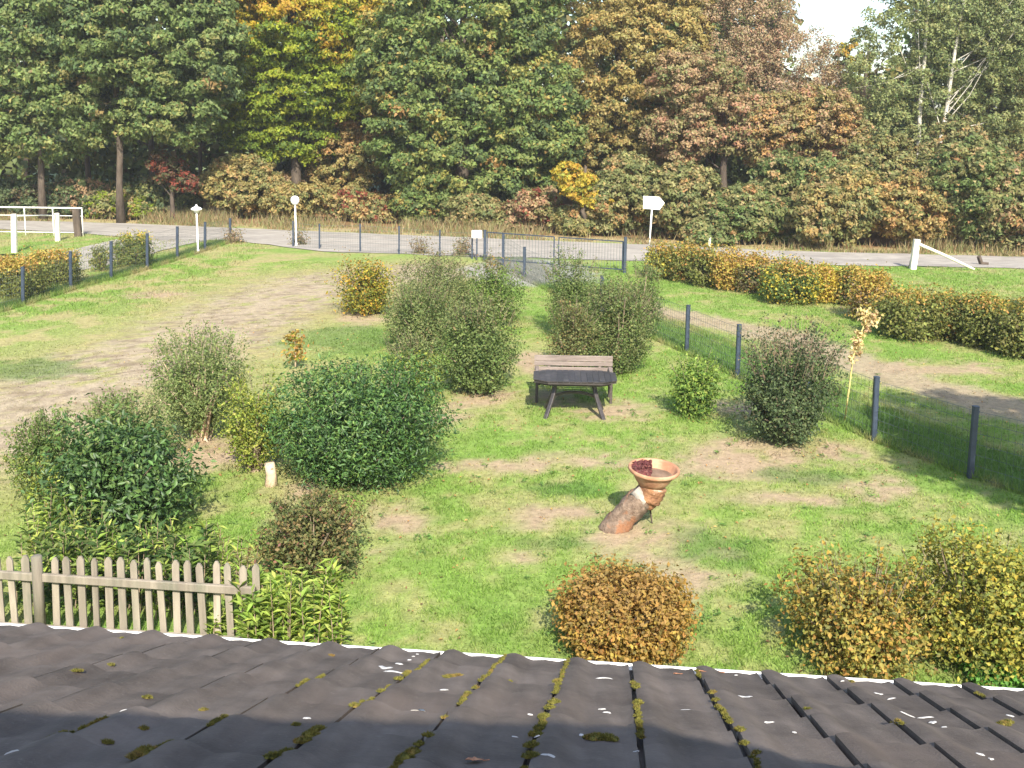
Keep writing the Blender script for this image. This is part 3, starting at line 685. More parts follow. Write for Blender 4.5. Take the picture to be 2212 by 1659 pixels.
# marks on the tiles
def roof_hit(px, py, z=0.0):
    """point of the tile surface under a picture point: (x, s) on the roof"""
    d = Vector(ray(px, py)); c = Vector((0, 0, CAM_H)); t = (RO + nrm * z - c).dot(nrm) / d.dot(nrm); q = c + d * t - RO
    return q.dot(a_dir), q.dot(up_dir)
def surf(x, s):
    u = (x / TW) % 1.0; f = (s / TG) % 1.0
    return prof(u) - TT * f
def splat(px, py, L, W, ang=0, holes=0):
    L *= 1.35; W *= 1.5; x, s = roof_hit(px, py, -.02); mb = MB(); n = 18; V = []; ph = random.uniform(0, 6)
    ca, sa = math.cos(ang), math.sin(ang)
    for rr, dz in ((1.0, .0015), (.72, .0045), (0, .0055)):
        for i in range(n if rr else 1):
            a = 2 * math.pi * i / n; w = rr * (1 + .22 * math.sin(3 * a + ph) + .16 * math.sin(5 * a + 2 * ph) + .1 * math.sin(9 * a))
            lx, ly = math.cos(a) * L / 2 * w, math.sin(a) * W / 2 * w
            gx, gs = x + lx * ca - ly * sa, s + lx * sa + ly * ca
            V.append((gx, -gs, surf(gx, gs) + dz))
    Fc = [(i, (i + 1) % n, n + (i + 1) % n, n + i) for i in range(n)] + [(n + i, n + (i + 1) % n, 2 * n) for i in range(n)]
    mb.add(V, Fc); in_roof(mb, "bird_dropping", MAT['dropping'], True)
for a in [(832, 1443, .05, .030, .4), (845, 1450, .055, .018, .1), (862, 1439, .040, .012, .7), (884, 1426, .018, .010, .6), (893, 1421, .014, .008, .6), (901, 1418, .016, .008, .7), (872, 1452, .03, .01, 0),
          (900, 1541, .050, .022, .1), (885, 1538, .02, .008, -.5), (960, 1490, .026, .009, 0), (535, 1630, .060, .009, 0), (663, 1553, .020, .009, 0), (356, 1424, .010, .006, 0), (262, 1556, .016, .007, 0),
          (12, 1530, .05, .016, 0), (45, 1527, .03, .010, .3), (1303, 1469, .050, .008, .2), (1610, 1503, .052, .018, -.1), (1488, 1532, .055, .008, .1), (1300, 1537, .022, .007, 0), (1312, 1543, .020, .008, 0), (1660, 1563, .026, .007, -.3),
          (1788, 1523, .020, .012, 0), (1899, 1504, .028, .008, 0), (1925, 1512, .030, .009, -.5), (1960, 1550, .034, .010, 0), (1998, 1552, .045, .008, -.1), (2015, 1560, .024, .018, -.8), (2040, 1569, .020, .012, -.6),
          (1258, 1590, .016, .014, 0), (1373, 1637, .016, .006, .3), (2119, 1637, .024, .012, -.7), (2141, 1643, .014, .008, -.4), (2183, 1553, .022, .015, 0), (1716, 1582, .012, .007, 0), (1700, 1591, .010, .006, 0), (1160, 1597, .012, .006, 0),
          (1112, 1590, .016, .006, 0), (1740, 1600, .03, .006, 0), (22, 1643, .022, .008, 0), (1590, 1463, .012, .008, 0), (1820, 1484, .014, .006, -.5), (1185, 1653, .03, .012, 0), (1145, 1541, .014, .006, 0)]:
    splat(*a)
# moss: cushions of short upright fibres in the joints
def moss(spots):
    V = []; Fc = []; n = 0; lumps = MB(); allsp = [(*roof_hit(px, py, -.015), r, hgt) for px, py, r, hgt in spots]
    for k in range(-13, 5):
        dens = {-3: .9, -4: .8, -5: .8, -6: .7, -2: .7, -1: .6, -7: .5, 0: .4}.get(k, .28); q = 0.0
        while q < 7.5 * TG:
            q += random.uniform(.012, .05)
            if vnoise(np.array([q * 3.3 + k * 7.7]), np.array([k * 3.1]), 5)[0] < dens * .48: allsp.append((k * TW + .006 + random.uniform(-.004, .004), q, random.uniform(.004, .010), random.uniform(.003, .007)))
    for x, s, r, hgt in allsp:
        s0 = surf(x, s); px, py = x * 90, s * 70
        m = 14
        for j, (rr, zz) in enumerate(((1.0, -.004), (.85, .55), (.5, .9), (0.05, 1.0))):
            for i in range(m):
                a = 2 * math.pi * i / m; q = rr * r * (1 + .25 * math.sin(2 * a + px) + .15 * math.sin(5 * a + py))
                lumps.v.append((x + q * math.cos(a), -(s + q * .9 * math.sin(a)), s0 + zz * hgt * (1 + random.uniform(-.15, .15))))
        for j in range(3):
            for i in range(m):
                b = lumps.n + j * m; lumps.f.append((b + i, b + (i + 1) % m, b + m + (i + 1) % m, b + m + i))
        lumps.n += 4 * m
        k = int(520 * (r / .03) ** 2) + 60
        a = rng.uniform(0, 6.28, k); q = np.sqrt(rng.random(k)) * r * 1.15
        zz = s0 + hgt * (1 - (q / (r * 1.15)) ** 2) * .9
        P = np.stack([x + q * np.cos(a), -(s + q * np.sin(a) * .9), zz], 1)
        dd = unit(rng.normal(size=(k, 3)) * .5 + np.stack([np.cos(a) * q / r, -np.sin(a) * q / r, np.ones(k)], 1))
        sd = unit(np.cross(dd, rng.normal(size=(k, 3)))); Lb = rng.uniform(.005, .011, (k, 1)); wv = .0018
        vv = np.stack([P + sd * wv, P - sd * wv, P + dd * Lb], 1).reshape(-1, 3); V.append(vv); Fc.append(np.arange(k * 3).reshape(-1, 3) + n); n += k * 3
    lumps.add(np.concatenate(V), [])
    base = lumps.n - n
    for f in Fc: lumps.f.extend([(int(a) + base, int(b) + base, int(c) + base) for a, b, c in f])
    o = lumps.build("moss", MAT['moss'], None, True); o.matrix_world = Matrix.Translation(RO) @ tile_mats
    tag(o, "green and brown moss cushions growing in the joints between the dark roof tiles", "moss", kind="stuff")
MS = [(300, 1646, .026, .012), (318, 1634, .026, .013), (338, 1622, .024, .012), (356, 1610, .022, .012), (368, 1604, .018, .012), (590, 1650, .020, .010), (604, 1638, .024, .013), (622, 1625, .020, .012), (655, 1608, .022, .013), (672, 1598, .022, .014), (688, 1588, .018, .010),
      (700, 1572, .014, .007), (765, 1533, .014, .008), (778, 1524, .014, .008), (822, 1502, .012, .008), (833, 1491, .016, .010), (843, 1483, .014, .009), (862, 1470, .017, .010), (878, 1463, .014, .010), (876, 1641, .022, .016), (892, 1632, .018, .013), (905, 1618, .012, .009),
      (924, 1605, .014, .008), (940, 1593, .012, .008), (962, 1560, .010, .006), (1010, 1510, .012, .008), (1018, 1500, .014, .009), (1028, 1490, .012, .007), (1000, 1520, .011, .006), (975, 1456, .026, .006), (962, 1458, .016, .005), (990, 1456, .018, .005),
      (1203, 1483, .015, .011), (1205, 1472, .013, .009), (1198, 1530, .019, .013), (1188, 1537, .018, .012), (1180, 1550, .016, .010), (1175, 1562, .017, .012), (1158, 1590, .020, .014), (1166, 1580, .016, .011), (1150, 1625, .022, .013), (1148, 1645, .022, .013), (1156, 1608, .018, .011),
      (1290, 1592, .030, .014), (1312, 1594, .028, .014), (1274, 1590, .018, .010), (1375, 1485, .012, .008), (1376, 1498, .011, .008), (1379, 1520, .012, .009), (1381, 1533, .012, .008), (1540, 1508, .015, .010), (1547, 1520, .014, .009), (1551, 1530, .012, .008), (1596, 1582, .014, .012),
      (1601, 1594, .013, .010), (1609, 1615, .013, .009), (1636, 1648, .012, .008), (2168, 1562, .022, .013), (2178, 1560, .016, .011), (1769, 1555, .010, .005), (1745, 1540, .011, .004), (1840, 1478, .010, .006), (1715, 1462, .008, .004), (165, 1458, .018, .003), (410, 1494, .020, .003), (185, 1437, .012, .005),
      (240, 1440, .012, .005), (120, 1585, .014, .005), (140, 1578, .012, .005), (230, 1598, .016, .006), (318, 1508, .012, .006), (440, 1530, .011, .005), (310, 1573, .012, .007), (640, 1560, .012, .006), (715, 1413, .014, .004), (1100, 1470, .010, .003)]
moss(MS)
# curled fallen leaves lying on the tiles
def fallen(px, py, L, label, mat='dry_leaf', ang=.4):
    x, s = roof_hit(px, py, 0); p = roof_pt(x, s, surf(x, s) + .004); mb = MB(); V = []
    out = [(-.5, 0), (-.3, .26), (-.12, .2), (.05, .42), (.2, .22), (.5, .05), (.25, -.2), (.1, -.38), (-.1, -.2), (-.32, -.3)]
    for q in out: V.append((q[0] * L, q[1] * L, .30 * L * abs(q[1]) + .12 * L * abs(q[0])))
    V.append((0, 0, .14 * L)); V += [(v[0] * .96, v[1] * .96, v[2] - .0015) for v in V[:11]]
    n = 10; Fc = [(i, (i + 1) % n, 10) for i in range(n)] + [(11 + (i + 1) % n, 11 + i, 21) for i in range(n)] + [(i, 11 + i, 11 + (i + 1) % n, (i + 1) % n) for i in range(n)]
    mb.add(V, Fc); mb.tube([(L * .45, 0, .02 * L), (L * .8, .05 * L, .05 * L)], .0012, 4)
    o = mb.build("fallen_leaf", MAT[mat]); o.matrix_world = Matrix.Translation(p) @ tile_mats @ Matrix.Rotation(ang, 4, 'Z')
    tag(o, label, "leaf", "dead leaves on the tiles")
fallen(1026, 1626, .050, "curled orange-brown dead leaf lying in the shaded part of the roof", ang=.3)
fallen(1121, 1497, .026, "small orange dead leaf lying on a sunlit tile in the middle of the roof", ang=1.2)
fallen(1560, 1449, .030, "dead leaf just above the gutter right of the orange bush", ang=2.2)
fallen(1462, 1449, .034, "tan dead leaf caught by the gutter between the two brown leaf scraps", ang=.2)
fallen(1515, 1452, .03, "brown leaf scrap beside the gutter, nearest the tile joint", ang=-.6)

# the main house behind the camera: its eaves throw the shadow on the tiles
house = empty("main_house", (0.0, -3.0, 0.03), "brick house behind the viewpoint whose eaves shade the near roof tiles", "building")
HI = Matrix.Translation(-Vector(house.location))
def shade_src(px, py, Y):
    x, s = roof_hit(px, py, 0); q = roof_pt(x, s, 0); t = (Y - q.y) / sdir.y; return q + sdir * t
E3 = [shade_src(-60, 1534, -.12), shade_src(1380, 1564, -.12), shade_src(1900, 1662, -.12)]
E3[0] = E3[0] + (E3[0] - E3[1]) * .6; E3[2] = E3[2] + (E3[2] - E3[1]) * .8
mb = MB(); th = Vector((0, 0, .12)); bk = Vector((0, -4.5, 2.8)); n3 = 3
lo = [p - th for p in E3] + [p + bk - th for p in E3]; hi = [p for p in E3] + [p + bk for p in E3]
mb.add([tuple(p) for p in lo + hi], [(0, 3, 4, 1), (1, 4, 5, 2), (6, 7, 10, 9), (7, 8, 11, 10), (0, 1, 7, 6), (1, 2, 8, 7), (3, 9, 10, 4), (4, 10, 11, 5), (0, 6, 9, 3), (2, 5, 11, 8)])
o = mb.build("roof", MAT['tile'], house); o.matrix_local = HI
mb = MB(); mb.box((-6, -6, 0), (-.8, -.45, 5.42)); mb.box((.8, -6, 0), (6, -.45, 5.42)); mb.box((-.8, -6, 0), (.8, -.45, 4.1)); mb.box((-.8, -6, 5.36), (.8, -.45, 5.42))
o = mb.build("wall", MAT['wall'], house); o.matrix_local = HI
mb = MB()
for a, b in (((-.8, -.5, 4.1), (-.74, -.4, 5.36)), ((.74, -.5, 4.1), (.8, -.4, 5.36)), ((-.74, -.5, 4.1), (.74, -.4, 4.16)), ((-.74, -.5, 5.30), (.74, -.4, 5.36))): mb.box(a, b)
o = mb.build("window_frame", MAT['white_plastic'], house); o.matrix_local = HI

# ------------------------------------------------------------------ the wood
FOREST_G = "trees of the wood along the road"
tree("oak_tree", "dark green oak at the far left with a grey trunk behind the white railing", OAK, 95, 478, [(60, 110, 150, 170), (-60, 220, 120, 120), (110, 250, 110, 95), (40, -60, 160, 120)], .11, 210, 26000, .85, .6)
tree("oak_tree", "broad green oak with a bare brown trunk standing between the railing and the first lamp", OAK, 262, 480, [(300, 60, 190, 150), (210, 190, 140, 110), (370, 215, 120, 95), (420, 110, 110, 130), (180, 40, 150, 140), (300, -90, 200, 120)], .11, 320, 40000, .82, .58, dY=-.5)
tree("beech_tree", "yellow-green beech with layered drooping branches left of the big central tree", BEECH, 640, 470, [(640, 60, 165, 130), (600, 190, 140, 90), (700, 150, 120, 120), (560, 285, 85, 65), (640, 300, 90, 45), (740, 60, 120, 110), (640, -70, 160, 90)], .22, 420, 36000, .85, .26, L=.24, W=.17, droop=.35, toppal=GOLD, topz=(7.8, 10.2), dY=.8, keep=.75, nl=26)
tree("maple_tree", "large dark green tree in the middle reaching down almost to the road", OAK2, 1000, 480, [(1010, 60, 190, 130), (980, 190, 180, 120), (1100, 210, 160, 110), (910, 290, 120, 110), (1150, 300, 110, 90), (1000, 350, 170, 100), (960, 425, 120, 55), (1090, 420, 120, 55), (860, 150, 90, 120), (1050, -70, 190, 100)], .30, 420, 50000, .80, .62, dY=-1.2, nl=22)
tree("field_maple", "small amber and olive tree between the layered beech and the big central tree", OLIVE, 745, 455, [(745, 340, 75, 80), (720, 400, 55, 45), (790, 280, 55, 60)], .12, 110, 11500, .5, .7, L=.2, W=.14, dY=-2.2, toppal=ORANGE, topz=(2.6, 4.6), nl=10)
tree("hawthorn_tree", "tall olive and gold tree right of the big central tree", OLIVE, 1330, 480, [(1330, 130, 130, 120), (1290, 250, 110, 100), (1400, 230, 120, 110), (1340, 350, 110, 80), (1400, 100, 110, 110), (1430, 60, 110, 100), (1340, -30, 150, 80)], .2, 260, 30000, .72, .62, dY=1.0, toppal=[((.31, .245, .085), 3), ((.26, .225, .085), 2.4), ((.33, .23, .08), 1)], topz=(5.5, 8.5), L=.22, W=.16)
tree("cherry_tree", "tall brown-pink tree with fine bare twigs at the top left of the sky gap", TWIGGY, 1660, 490, [(1600, 70, 120, 120), (1700, 150, 110, 95), (1560, 110, 110, 110), (1640, 190, 170, 90), (1570, -30, 110, 90), (1790, 215, 75, 70)], .22, 330, 26000, .62, .9, L=.17, W=.10, dY=3.2, nl=60, fork=.3, keep=.3)
tree("dogwood_tree", "orange and red leaved tree below the brown-pink twiggy tree", RUST, 1560, 500, [(1500, 180, 95, 70), (1560, 260, 110, 70), (1480, 290, 80, 60), (1640, 260, 90, 60)], .15, 170, 17000, .55, .62, L=.19, W=.14, dY=1.2, nl=14)
tree("dogwood_tree", "orange-brown spreading tree left of the pale birch, its crown low over green bushes", ORANGE[:1] + RUST + OLIVE[:2], 1730, 500, [(1700, 270, 100, 65), (1770, 250, 80, 60), (1640, 300, 70, 50), (1820, 300, 60, 55)], .15, 150, 15500, .55, .62, L=.19, W=.14, dY=.6, nl=14)
tree("birch_tree", "pale birch with a white upright trunk right of the sky gap", BIRCH, 1970, 500, [(1955, 70, 100, 100, .9), (1905, 170, 80, 85, .8), (2010, 190, 95, 85, .9), (1950, 280, 105, 65, .9), (1990, -50, 100, 80, .9)], .065, 170, 12500, .62, .75, L=.18, W=.12, bark='birch_bark', dY=.3, nl=22, fork=.4, wob=.12)
# second birch trunk leans to the right and stands clear of the leaves
tree("birch_tree", "leaning pale birch with a bare slanting trunk near the right edge", BIRCH, 2000, 500, [(2110, 110, 100, 110, .9), (2160, 220, 80, 90, .9), (2080, 30, 100, 90, .9), (2190, 60, 90, 110)], .06, 150, 11000, .6, .75, L=.18, W=.12, bark='birch_bark', dY=-.4, nl=16, lean=85, fork=.4, wob=.1)
tree("ash_tree", "grey-green tree at the upper right corner behind the leaning birch", UNDER + BIRCH, 2200, 500, [(2200, 60, 120, 120), (2230, 210, 110, 110), (2150, 330, 90, 70), (2250, 330, 100, 90)], .2, 200, 19000, .7, .62, dY=2.2)
tree("linden_tree", "yellow-tipped tree seen far behind in the gap below the patch of sky", GOLD + BIRCH, 1838, 470, [(1838, 150, 45, 60), (1850, 230, 60, 70)], .14, 60, 5200, .6, .65, dY=8)
tree("young_maple", "small bright yellow tree at the roadside right of the big central tree", YEL, 1262, 505, [(1250, 402, 42, 30), (1225, 375, 28, 24), (1285, 428, 32, 20)], .07, 44, 2300, .38, .55, L=.2, W=.15, dY=-1.4, nl=12)
tree("spindle_tree", "crimson-leaved small tree in the shade between the two left lamps", REDL, 372, 480, [(375, 372, 42, 28), (345, 352, 30, 24), (400, 395, 34, 20)], .07, 40, 1900, .38, .5, L=.2, W=.14, dY=-.2, nl=12)
def wbush(label, pal, x0, x1, yt, yb, n=6500, dY=None, toppal=None, topk=.7, leaf=(.21, .155), seed=None, cat="bush", name="roadside_bush", front=.6):
    w = x1 - x0; h = yb - yt; lobes = [((x0 + x1) / 2, yt + h * .42, w * .46, h * .40)]
    for i in range(random.randint(3, 5)):
        lobes.append((x0 + w * random.uniform(.05, .95), yt + h * random.uniform(.25, .85), w * random.uniform(.26, .42), h * random.uniform(.20, .34), random.uniform(-.9, .7)))
    zt = None
    return tree(name, label, pal, (x0 + x1) / 2, yb - 4, lobes, .05, int(30 + w * h / 260), int(n * 1.25), .46, .68, leaf[0], leaf[1], dY=w / 44 * .5 * front, group="bushes at the edge of the wood", cat=cat, nl=10, fork=.15,
                toppal=toppal, topz=(topk * h / 44 - .3, topk * h / 44 + .6) if toppal else None, back=.6)
wbush("amber and orange rounded bush behind the first lamp, left of the second lamp", OLIVE + UNDER[:2] + ORANGE[1:], 425, 612, 335, 482, 9500, toppal=ORANGE[1:] + OLIVE[:2], topk=.9)
wbush("orange-red low bush at the foot of the second lamp's right", ORANGE[1:] + REDL[:1] + UNDER[:1], 690, 830, 410, 488, 4500)
wbush("tan and olive low bush just behind the round-headed lamp", OLIVE, 600, 700, 400, 486, 3800)
wbush("dark green low bush under the large central tree", OAK2, 850, 960, 395, 495, 5500)
wbush("green bush with a red spray under the right half of the large central tree", UNDER, 960, 1090, 420, 505, 5000)
wbush("red-brown bush between the central tree and the small yellow tree", RUST + REDL[:1], 1110, 1185, 410, 508, 3600)
wbush("olive green bush behind the small yellow tree", UNDER, 1290, 1420, 330, 520, 9500)
wbush("grey-green bush left of the arrow sign", UNDER + OLIVE[:1], 1200, 1330, 440, 518, 4200)
wbush("green bush right behind the arrow sign", UNDER, 1400, 1560, 350, 530, 10500)
wbush("mid green bush under the orange-red tree", UNDER + OAK[:1], 1520, 1690, 400, 540, 10500)
wbush("dense dark olive bush right of the white stub post", UNDER + OAK[:1], 1610, 1790, 330, 535, 11000)
wbush("olive bush with yellowish top left of the barrier post", UNDER + OLIVE, 1740, 1900, 360, 548, 10500)
wbush("orange-brown and olive bush behind the white barrier post", OLIVE + ORANGE[:2], 1880, 2080, 375, 550, 11500, toppal=ORANGE + OLIVE, topk=.75)
wbush("dark green bush near the right edge behind the barrier", UNDER + OAK[:1], 2030, 2180, 300, 555, 11500)
wbush("brown-green bush at the right edge of the picture beyond the road", UNDER + RUST[:1], 2140, 2330, 310, 560, 10500)
wbush("olive thicket low under the pale birches", UNDER + OLIVE[:1], 1830, 1990, 290, 530, 9500, front=1.2)
wbush("green thicket under the leaning birch", UNDER, 1980, 2140, 250, 535, 9500, front=1.3)
wbush("yellow-green low bush between the two oak trunks", UNDER + BEECH[:1], 178, 300, 415, 482, 3200)
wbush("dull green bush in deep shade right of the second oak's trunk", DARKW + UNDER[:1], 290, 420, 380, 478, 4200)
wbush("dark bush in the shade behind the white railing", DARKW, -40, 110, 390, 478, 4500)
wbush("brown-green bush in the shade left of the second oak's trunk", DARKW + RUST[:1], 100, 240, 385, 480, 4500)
wbush("rust coloured low bush under the yellow-green beech", RUST, 540, 660, 380, 474, 3600, front=1.4)
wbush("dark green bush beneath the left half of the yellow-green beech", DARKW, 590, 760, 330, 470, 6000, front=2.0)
# the mass of the wood behind the first trees
def wood_mass():
    Vs = []; Fs = []; Cs = []; n = 0
    X = rng.uniform(-46, 46, 5200); Y = rng.uniform(57, 74, 5200)
    keep = []
    for x, y in zip(X, Y):
        px = C_X + F_PX * x / y
        top = 15 - 0.1 * (y - 57)
        if 1670 < px < 1930: top = 4.6 + abs(px - 1790) / 130 * 3.2
        z = random.uniform(.5, top); keep.append((x, y, z))
    C = np.array(keep); m = 120000; ci = rng.integers(0, len(C), m)
    off = unit(rng.normal(size=(m, 3))) * (rng.random(m)[:, None] ** .4) * 1.25
    P = C[ci] + off; N = unit(off + rng.normal(size=P.shape) * .5 + np.array([0, -.2, .4])); s = rng.uniform(.7, 1.3, m)
    V, Fc = leaf_geo(P, N, rng.normal(size=P.shape), .46 * s, .36 * s)
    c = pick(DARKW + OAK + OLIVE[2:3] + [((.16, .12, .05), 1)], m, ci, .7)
    o = link("woodland", fast_mesh("woodland", V, Fc, MAT['leaf'], np.repeat(c, 4, 0)))
    tag(o, "depth of the mixed wood seen between the front trees", "woodland", kind="stuff")
wood_mass()
MARKS = [(60, 'behind the white pipe railing'), (190, 'between the two oak trunks'), (330, 'right of the second oak'), (430, 'behind the flat-headed lamp'), (540, 'between the two white lamps'), (640, 'behind the globe lamp'), (780, 'behind the small amber tree'),
         (950, 'left behind the large central tree'), (1100, 'right behind the large central tree'), (1260, 'behind the small bright yellow tree'), (1410, 'behind the arrow sign'), (1532, 'behind the white marker post'), (1680, 'under the twiggy brown-pink tree'),
         (1838, 'below the patch of sky'), (1975, 'behind the barrier post'), (2130, 'near the right edge')]
for i in range(16):
    y = random.uniform(54.5, 60); x = (MARKS[i][0] - C_X) / F_PX * y
    mb = MB(); r = random.uniform(.09, .2); lean = random.uniform(-.6, .6)
    mb.tube([(0, 0, -.1), (lean * .3, 0, 3), (lean * .7, 0, 6), (lean, 0, 9)], [r * 1.2, r, r * .8, r * .5], 7, rough=.08)
    for j in range(7):
        z = random.uniform(2, 8); a = random.uniform(0, 6.28); L = random.uniform(.8, 1.8)
        mb.tube([(lean * z / 9, 0, z), (lean * z / 9 + math.cos(a) * L, math.sin(a) * L, z + L * .5)], [r * .25, r * .08], 4, cap=False)
    o = mb.build("bare_tree", MAT['dark_bark'], None, True, (x, y, 0.0))
    tag(o, "thin dark trunk in the shade of the wood, " + MARKS[i][1], "tree", "bare trunks in the shade of the wood")

# ------------------------------------------------------------------ garden shrubs (palettes first)
LAUREL = [((.058, .110, .030), 4), ((.080, .145, .036), 3), ((.12, .18, .05), 1.2), ((.038, .078, .025), 2)]
DEEP = [((.055, .118, .030), 4), ((.080, .155, .036), 3), ((.12, .19, .042), 1.5), ((.036, .08, .025), 2)]
WILLOW = [((.175, .225, .075), 3), ((.225, .265, .095), 2), ((.120, .165, .055), 2)]
VARI = [((.25, .29, .05), 3), ((.33, .34, .08), 1.5), ((.145, .20, .04), 2)]
BROWNG = [((.155, .150, .055), 3), ((.105, .130, .045), 3), ((.21, .155, .065), 1.6), ((.24, .12, .08), .3)]
LIMEL = [((.27, .36, .07), 3), ((.36, .42, .10), 2), ((.17, .25, .05), 2)]
HORNY = [((.30, .27, .035), 2), ((.17, .19, .035), 3), ((.40, .25, .04), 1.5), ((.10, .12, .03), 1.5)]
YELO = [((.30, .25, .06), 3), ((.22, .215, .055), 3), ((.38, .26, .06), 2), ((.14, .145, .045), 1.8), ((.36, .20, .06), .8)]
HORNO = [((.34, .215, .055), 3), ((.27, .18, .050), 2), ((.38, .27, .065), 1.8), ((.19, .15, .05), 1.6), ((.34, .17, .05), .9)]
SAGE = [((.150, .180, .065), 3), ((.190, .212, .080), 2), ((.100, .132, .048), 2), ((.20, .165, .075), .5)]
SAGEG = [((.125, .175, .052), 3), ((.165, .212, .066), 2), ((.082, .125, .040), 2)]
MIDG = [((.125, .18, .050), 3), ((.165, .215, .062), 2), ((.080, .12, .034), 2)]
PINKB = [((.22, .175, .105), 3), ((.18, .155, .085), 2), ((.15, .155, .065), 2.5)]
BRIGHT = [((.17, .26, .05), 3), ((.25, .33, .07), 2), ((.09, .16, .035), 2)]
DULL = [((.085, .120, .050), 3), ((.115, .150, .062), 2), ((.055, .085, .036), 2), ((.14, .13, .07), .5)]
HEDG = [((.165, .185, .050), 3), ((.22, .22, .06), 2), ((.115, .135, .042), 2)]
HEDO = [((.40, .285, .07), 3), ((.41, .24, .08), 1.5), ((.32, .28, .065), 2.4)]
HEDY = [((.46, .37, .055), 3), ((.36, .34, .05), 2), ((.47, .30, .055), 1)]
GS = "shrubs on the lawn"
S = shrub
S("hornbeam_bush", "rounded yellow and brown hornbeam bush at the end of the sandy track", "bush", 724, 852, 552, 690, HORNY, (.07, .05), 8500, 240, 2.4, .14, toppal=HORNO, topk=.85, group=GS)
S("shrub", "tall grey-green shrub behind the others at the back of the left lawn group", "bush", 850, 1030, 548, 735, SAGE, (.055, .034), 19000, 460, 2.2, .2, toppal=PINKB, topk=.9, spray=60, group=GS)
S("shrub", "fresh green shrub with an orange-tinged top right rear of the left lawn group", "bush", 985, 1140, 556, 715, MIDG + BRIGHT[:1], (.058, .038), 16000, 400, 2.2, .2, toppal=PINKB + HORNO[:1], topk=.92, spray=30, group=GS)
S("shrub", "olive brown shrub in the left middle of the lawn group", "bush", 828, 985, 610, 775, SAGE + SAGEG[:2], (.055, .034), 19000, 460, 2.2, .2, spray=50, group=GS)
S("shrub", "yellow-speckled low shrub in front of the lawn group beside the dark green bush", "bush", 832, 962, 728, 872, SAGEG + VARI[:1], (.055, .034), 8000, 260, 2.1, .2, spray=30, group=GS, toppal=SAGE, topk=.8)
S("shrub", "foremost olive green shrub of the left lawn group standing on bare earth", "bush", 955, 1120, 640, 868, SAGEG, (.056, .037), 22000, 520, 2.2, .18, toppal=SAGE, topk=.72, spray=40, group=GS, clear=.04)
S("shrub", "green upright shrub at the rear left of the bench group", "bush", 1168, 1305, 540, 745, MIDG + SAGE[:1], (.055, .034), 17000, 420, 2.2, .18, spray=50, group=GS)
S("shrub", "grey-green shrub at the rear right of the bench group", "bush", 1330, 1432, 565, 740, SAGEG + SAGE[:1], (.055, .034), 8500, 280, 2.1, .2, spray=40, group=GS)
S("shrub", "brownish narrow shrub right behind the bench's left half", "bush", 1180, 1290, 650, 822, BROWNG + SAGE[:2], (.055, .032), 9500, 300, 2.2, .18, spray=30, group=GS)
S("shrub", "silvery brown shrub right behind the bench's right half", "bush", 1260, 1405, 600, 822, SAGE + MIDG[:1], (.055, .034), 20000, 480, 2.2, .18, spray=70, group=GS)
S("shrub", "small bright yellow-green shrub right of the bench", "bush", 1448, 1548, 775, 915, BRIGHT, (.070, .040), 6000, 160, 2.0, .25, spray=14, group=GS, nstem=6, gap=.36, vase=.4)
S("dark_shrub", "dark grey-green upright shrub with thin bare shoots in front of the fence", "bush", 1580, 1812, 735, 985, DULL, (.058, .040), 21000, 420, 2.1, .30, spray=120, spraylen=.62, group=GS, clear=.02, toppal=DULL + PINKB[:1], topk=.8, sprayleaf=16, vase=.30, hole=.36, gap=.22)
S("pale_shrub", "pale green tall shrub with fanned bare stems at its foot on the left lawn", "bush", 318, 560, 712, 985, WILLOW, (.055, .026), 22000, 560, 2.0, .22, spray=90, spraylen=.32, group=GS, stem='pale_stem', clear=.22, nstem=16, inner=.18, up=.5, gap=.20, vase=.30)
S("variegated_shrub", "yellow-green narrow shrub squeezed between the pale shrub and the big dark bush", "bush", 484, 622, 812, 1040, VARI, (.05, .034), 7500, 240, 2.1, .2, group=GS, clear=.14, spray=20)
S("dark_bush", "big deep green bush, widest on the lawn, left of the centre", "bush", 566, 982, 758, 1104, DEEP, (.074, .030), 38000, 760, 2.15, .15, mat='gloss_leaf', group=GS, clear=.04, spray=60, spraylen=.16, stem='twig')
S("pale_shrub", "light green loose shrub behind the glossy laurel at the left", "bush", 185, 370, 850, 1045, WILLOW + MIDG[:1], (.055, .03), 8500, 280, 2.0, .25, spray=70, spraylen=.25, group=GS)
S("shrub", "yellow-green loose shrub on the left of the glossy laurel", "bush", 28, 190, 895, 1105, WILLOW + VARI[:1], (.055, .03), 9500, 280, 2.0, .25, spray=60, spraylen=.25, group=GS, toppal=MIDG, topk=.5)
S("laurel_bush", "glossy dark laurel bush with large leaves above the picket fence", "bush", 98, 425, 902, 1200, LAUREL, (.095, .046), 21000, 520, 2.2, .16, mat='gloss_leaf', group=GS, clear=.02)
S("brown_shrub", "small brown-green shrub with reddish leaves below the big dark bush", "bush", 552, 795, 1058, 1285, BROWNG, (.050, .034), 10500, 330, 2.1, .18, group=GS, clear=.05, spray=40, spraylen=.12)
S("orange_bush", "clipped orange hornbeam bush standing alone close to the gutter", "bush", 1206, 1482, 1214, 1462, HORNO, (.052, .034), 23000, 560, 3.6, .10, group=GS, spray=40, spraylen=.10, toppal=[((.33, .21, .06), 2), ((.29, .19, .065), 2)], topk=.85, clear=.0, inner=.5)
S("yellow_bush", "loose yellow and orange bush near the gutter, left one of the right pair", "bush", 1685, 2015, 1222, 1502, YELO, (.056, .037), 20000, 430, 2.1, .26, group=GS, spray=46, spraylen=.32, stem='twig', inner=.2)
S("yellow_green_bush", "yellow-green bush cut by the right edge of the picture near the gutter", "bush", 1920, 2310, 1172, 1515, [((.30, .285, .055), 3), ((.21, .225, .05), 3), ((.40, .32, .06), 1.3), ((.13, .155, .04), 1.5)], (.056, .037), 27000, 520, 2.1, .22, group=GS, spray=50, spraylen=.28, inner=.25)
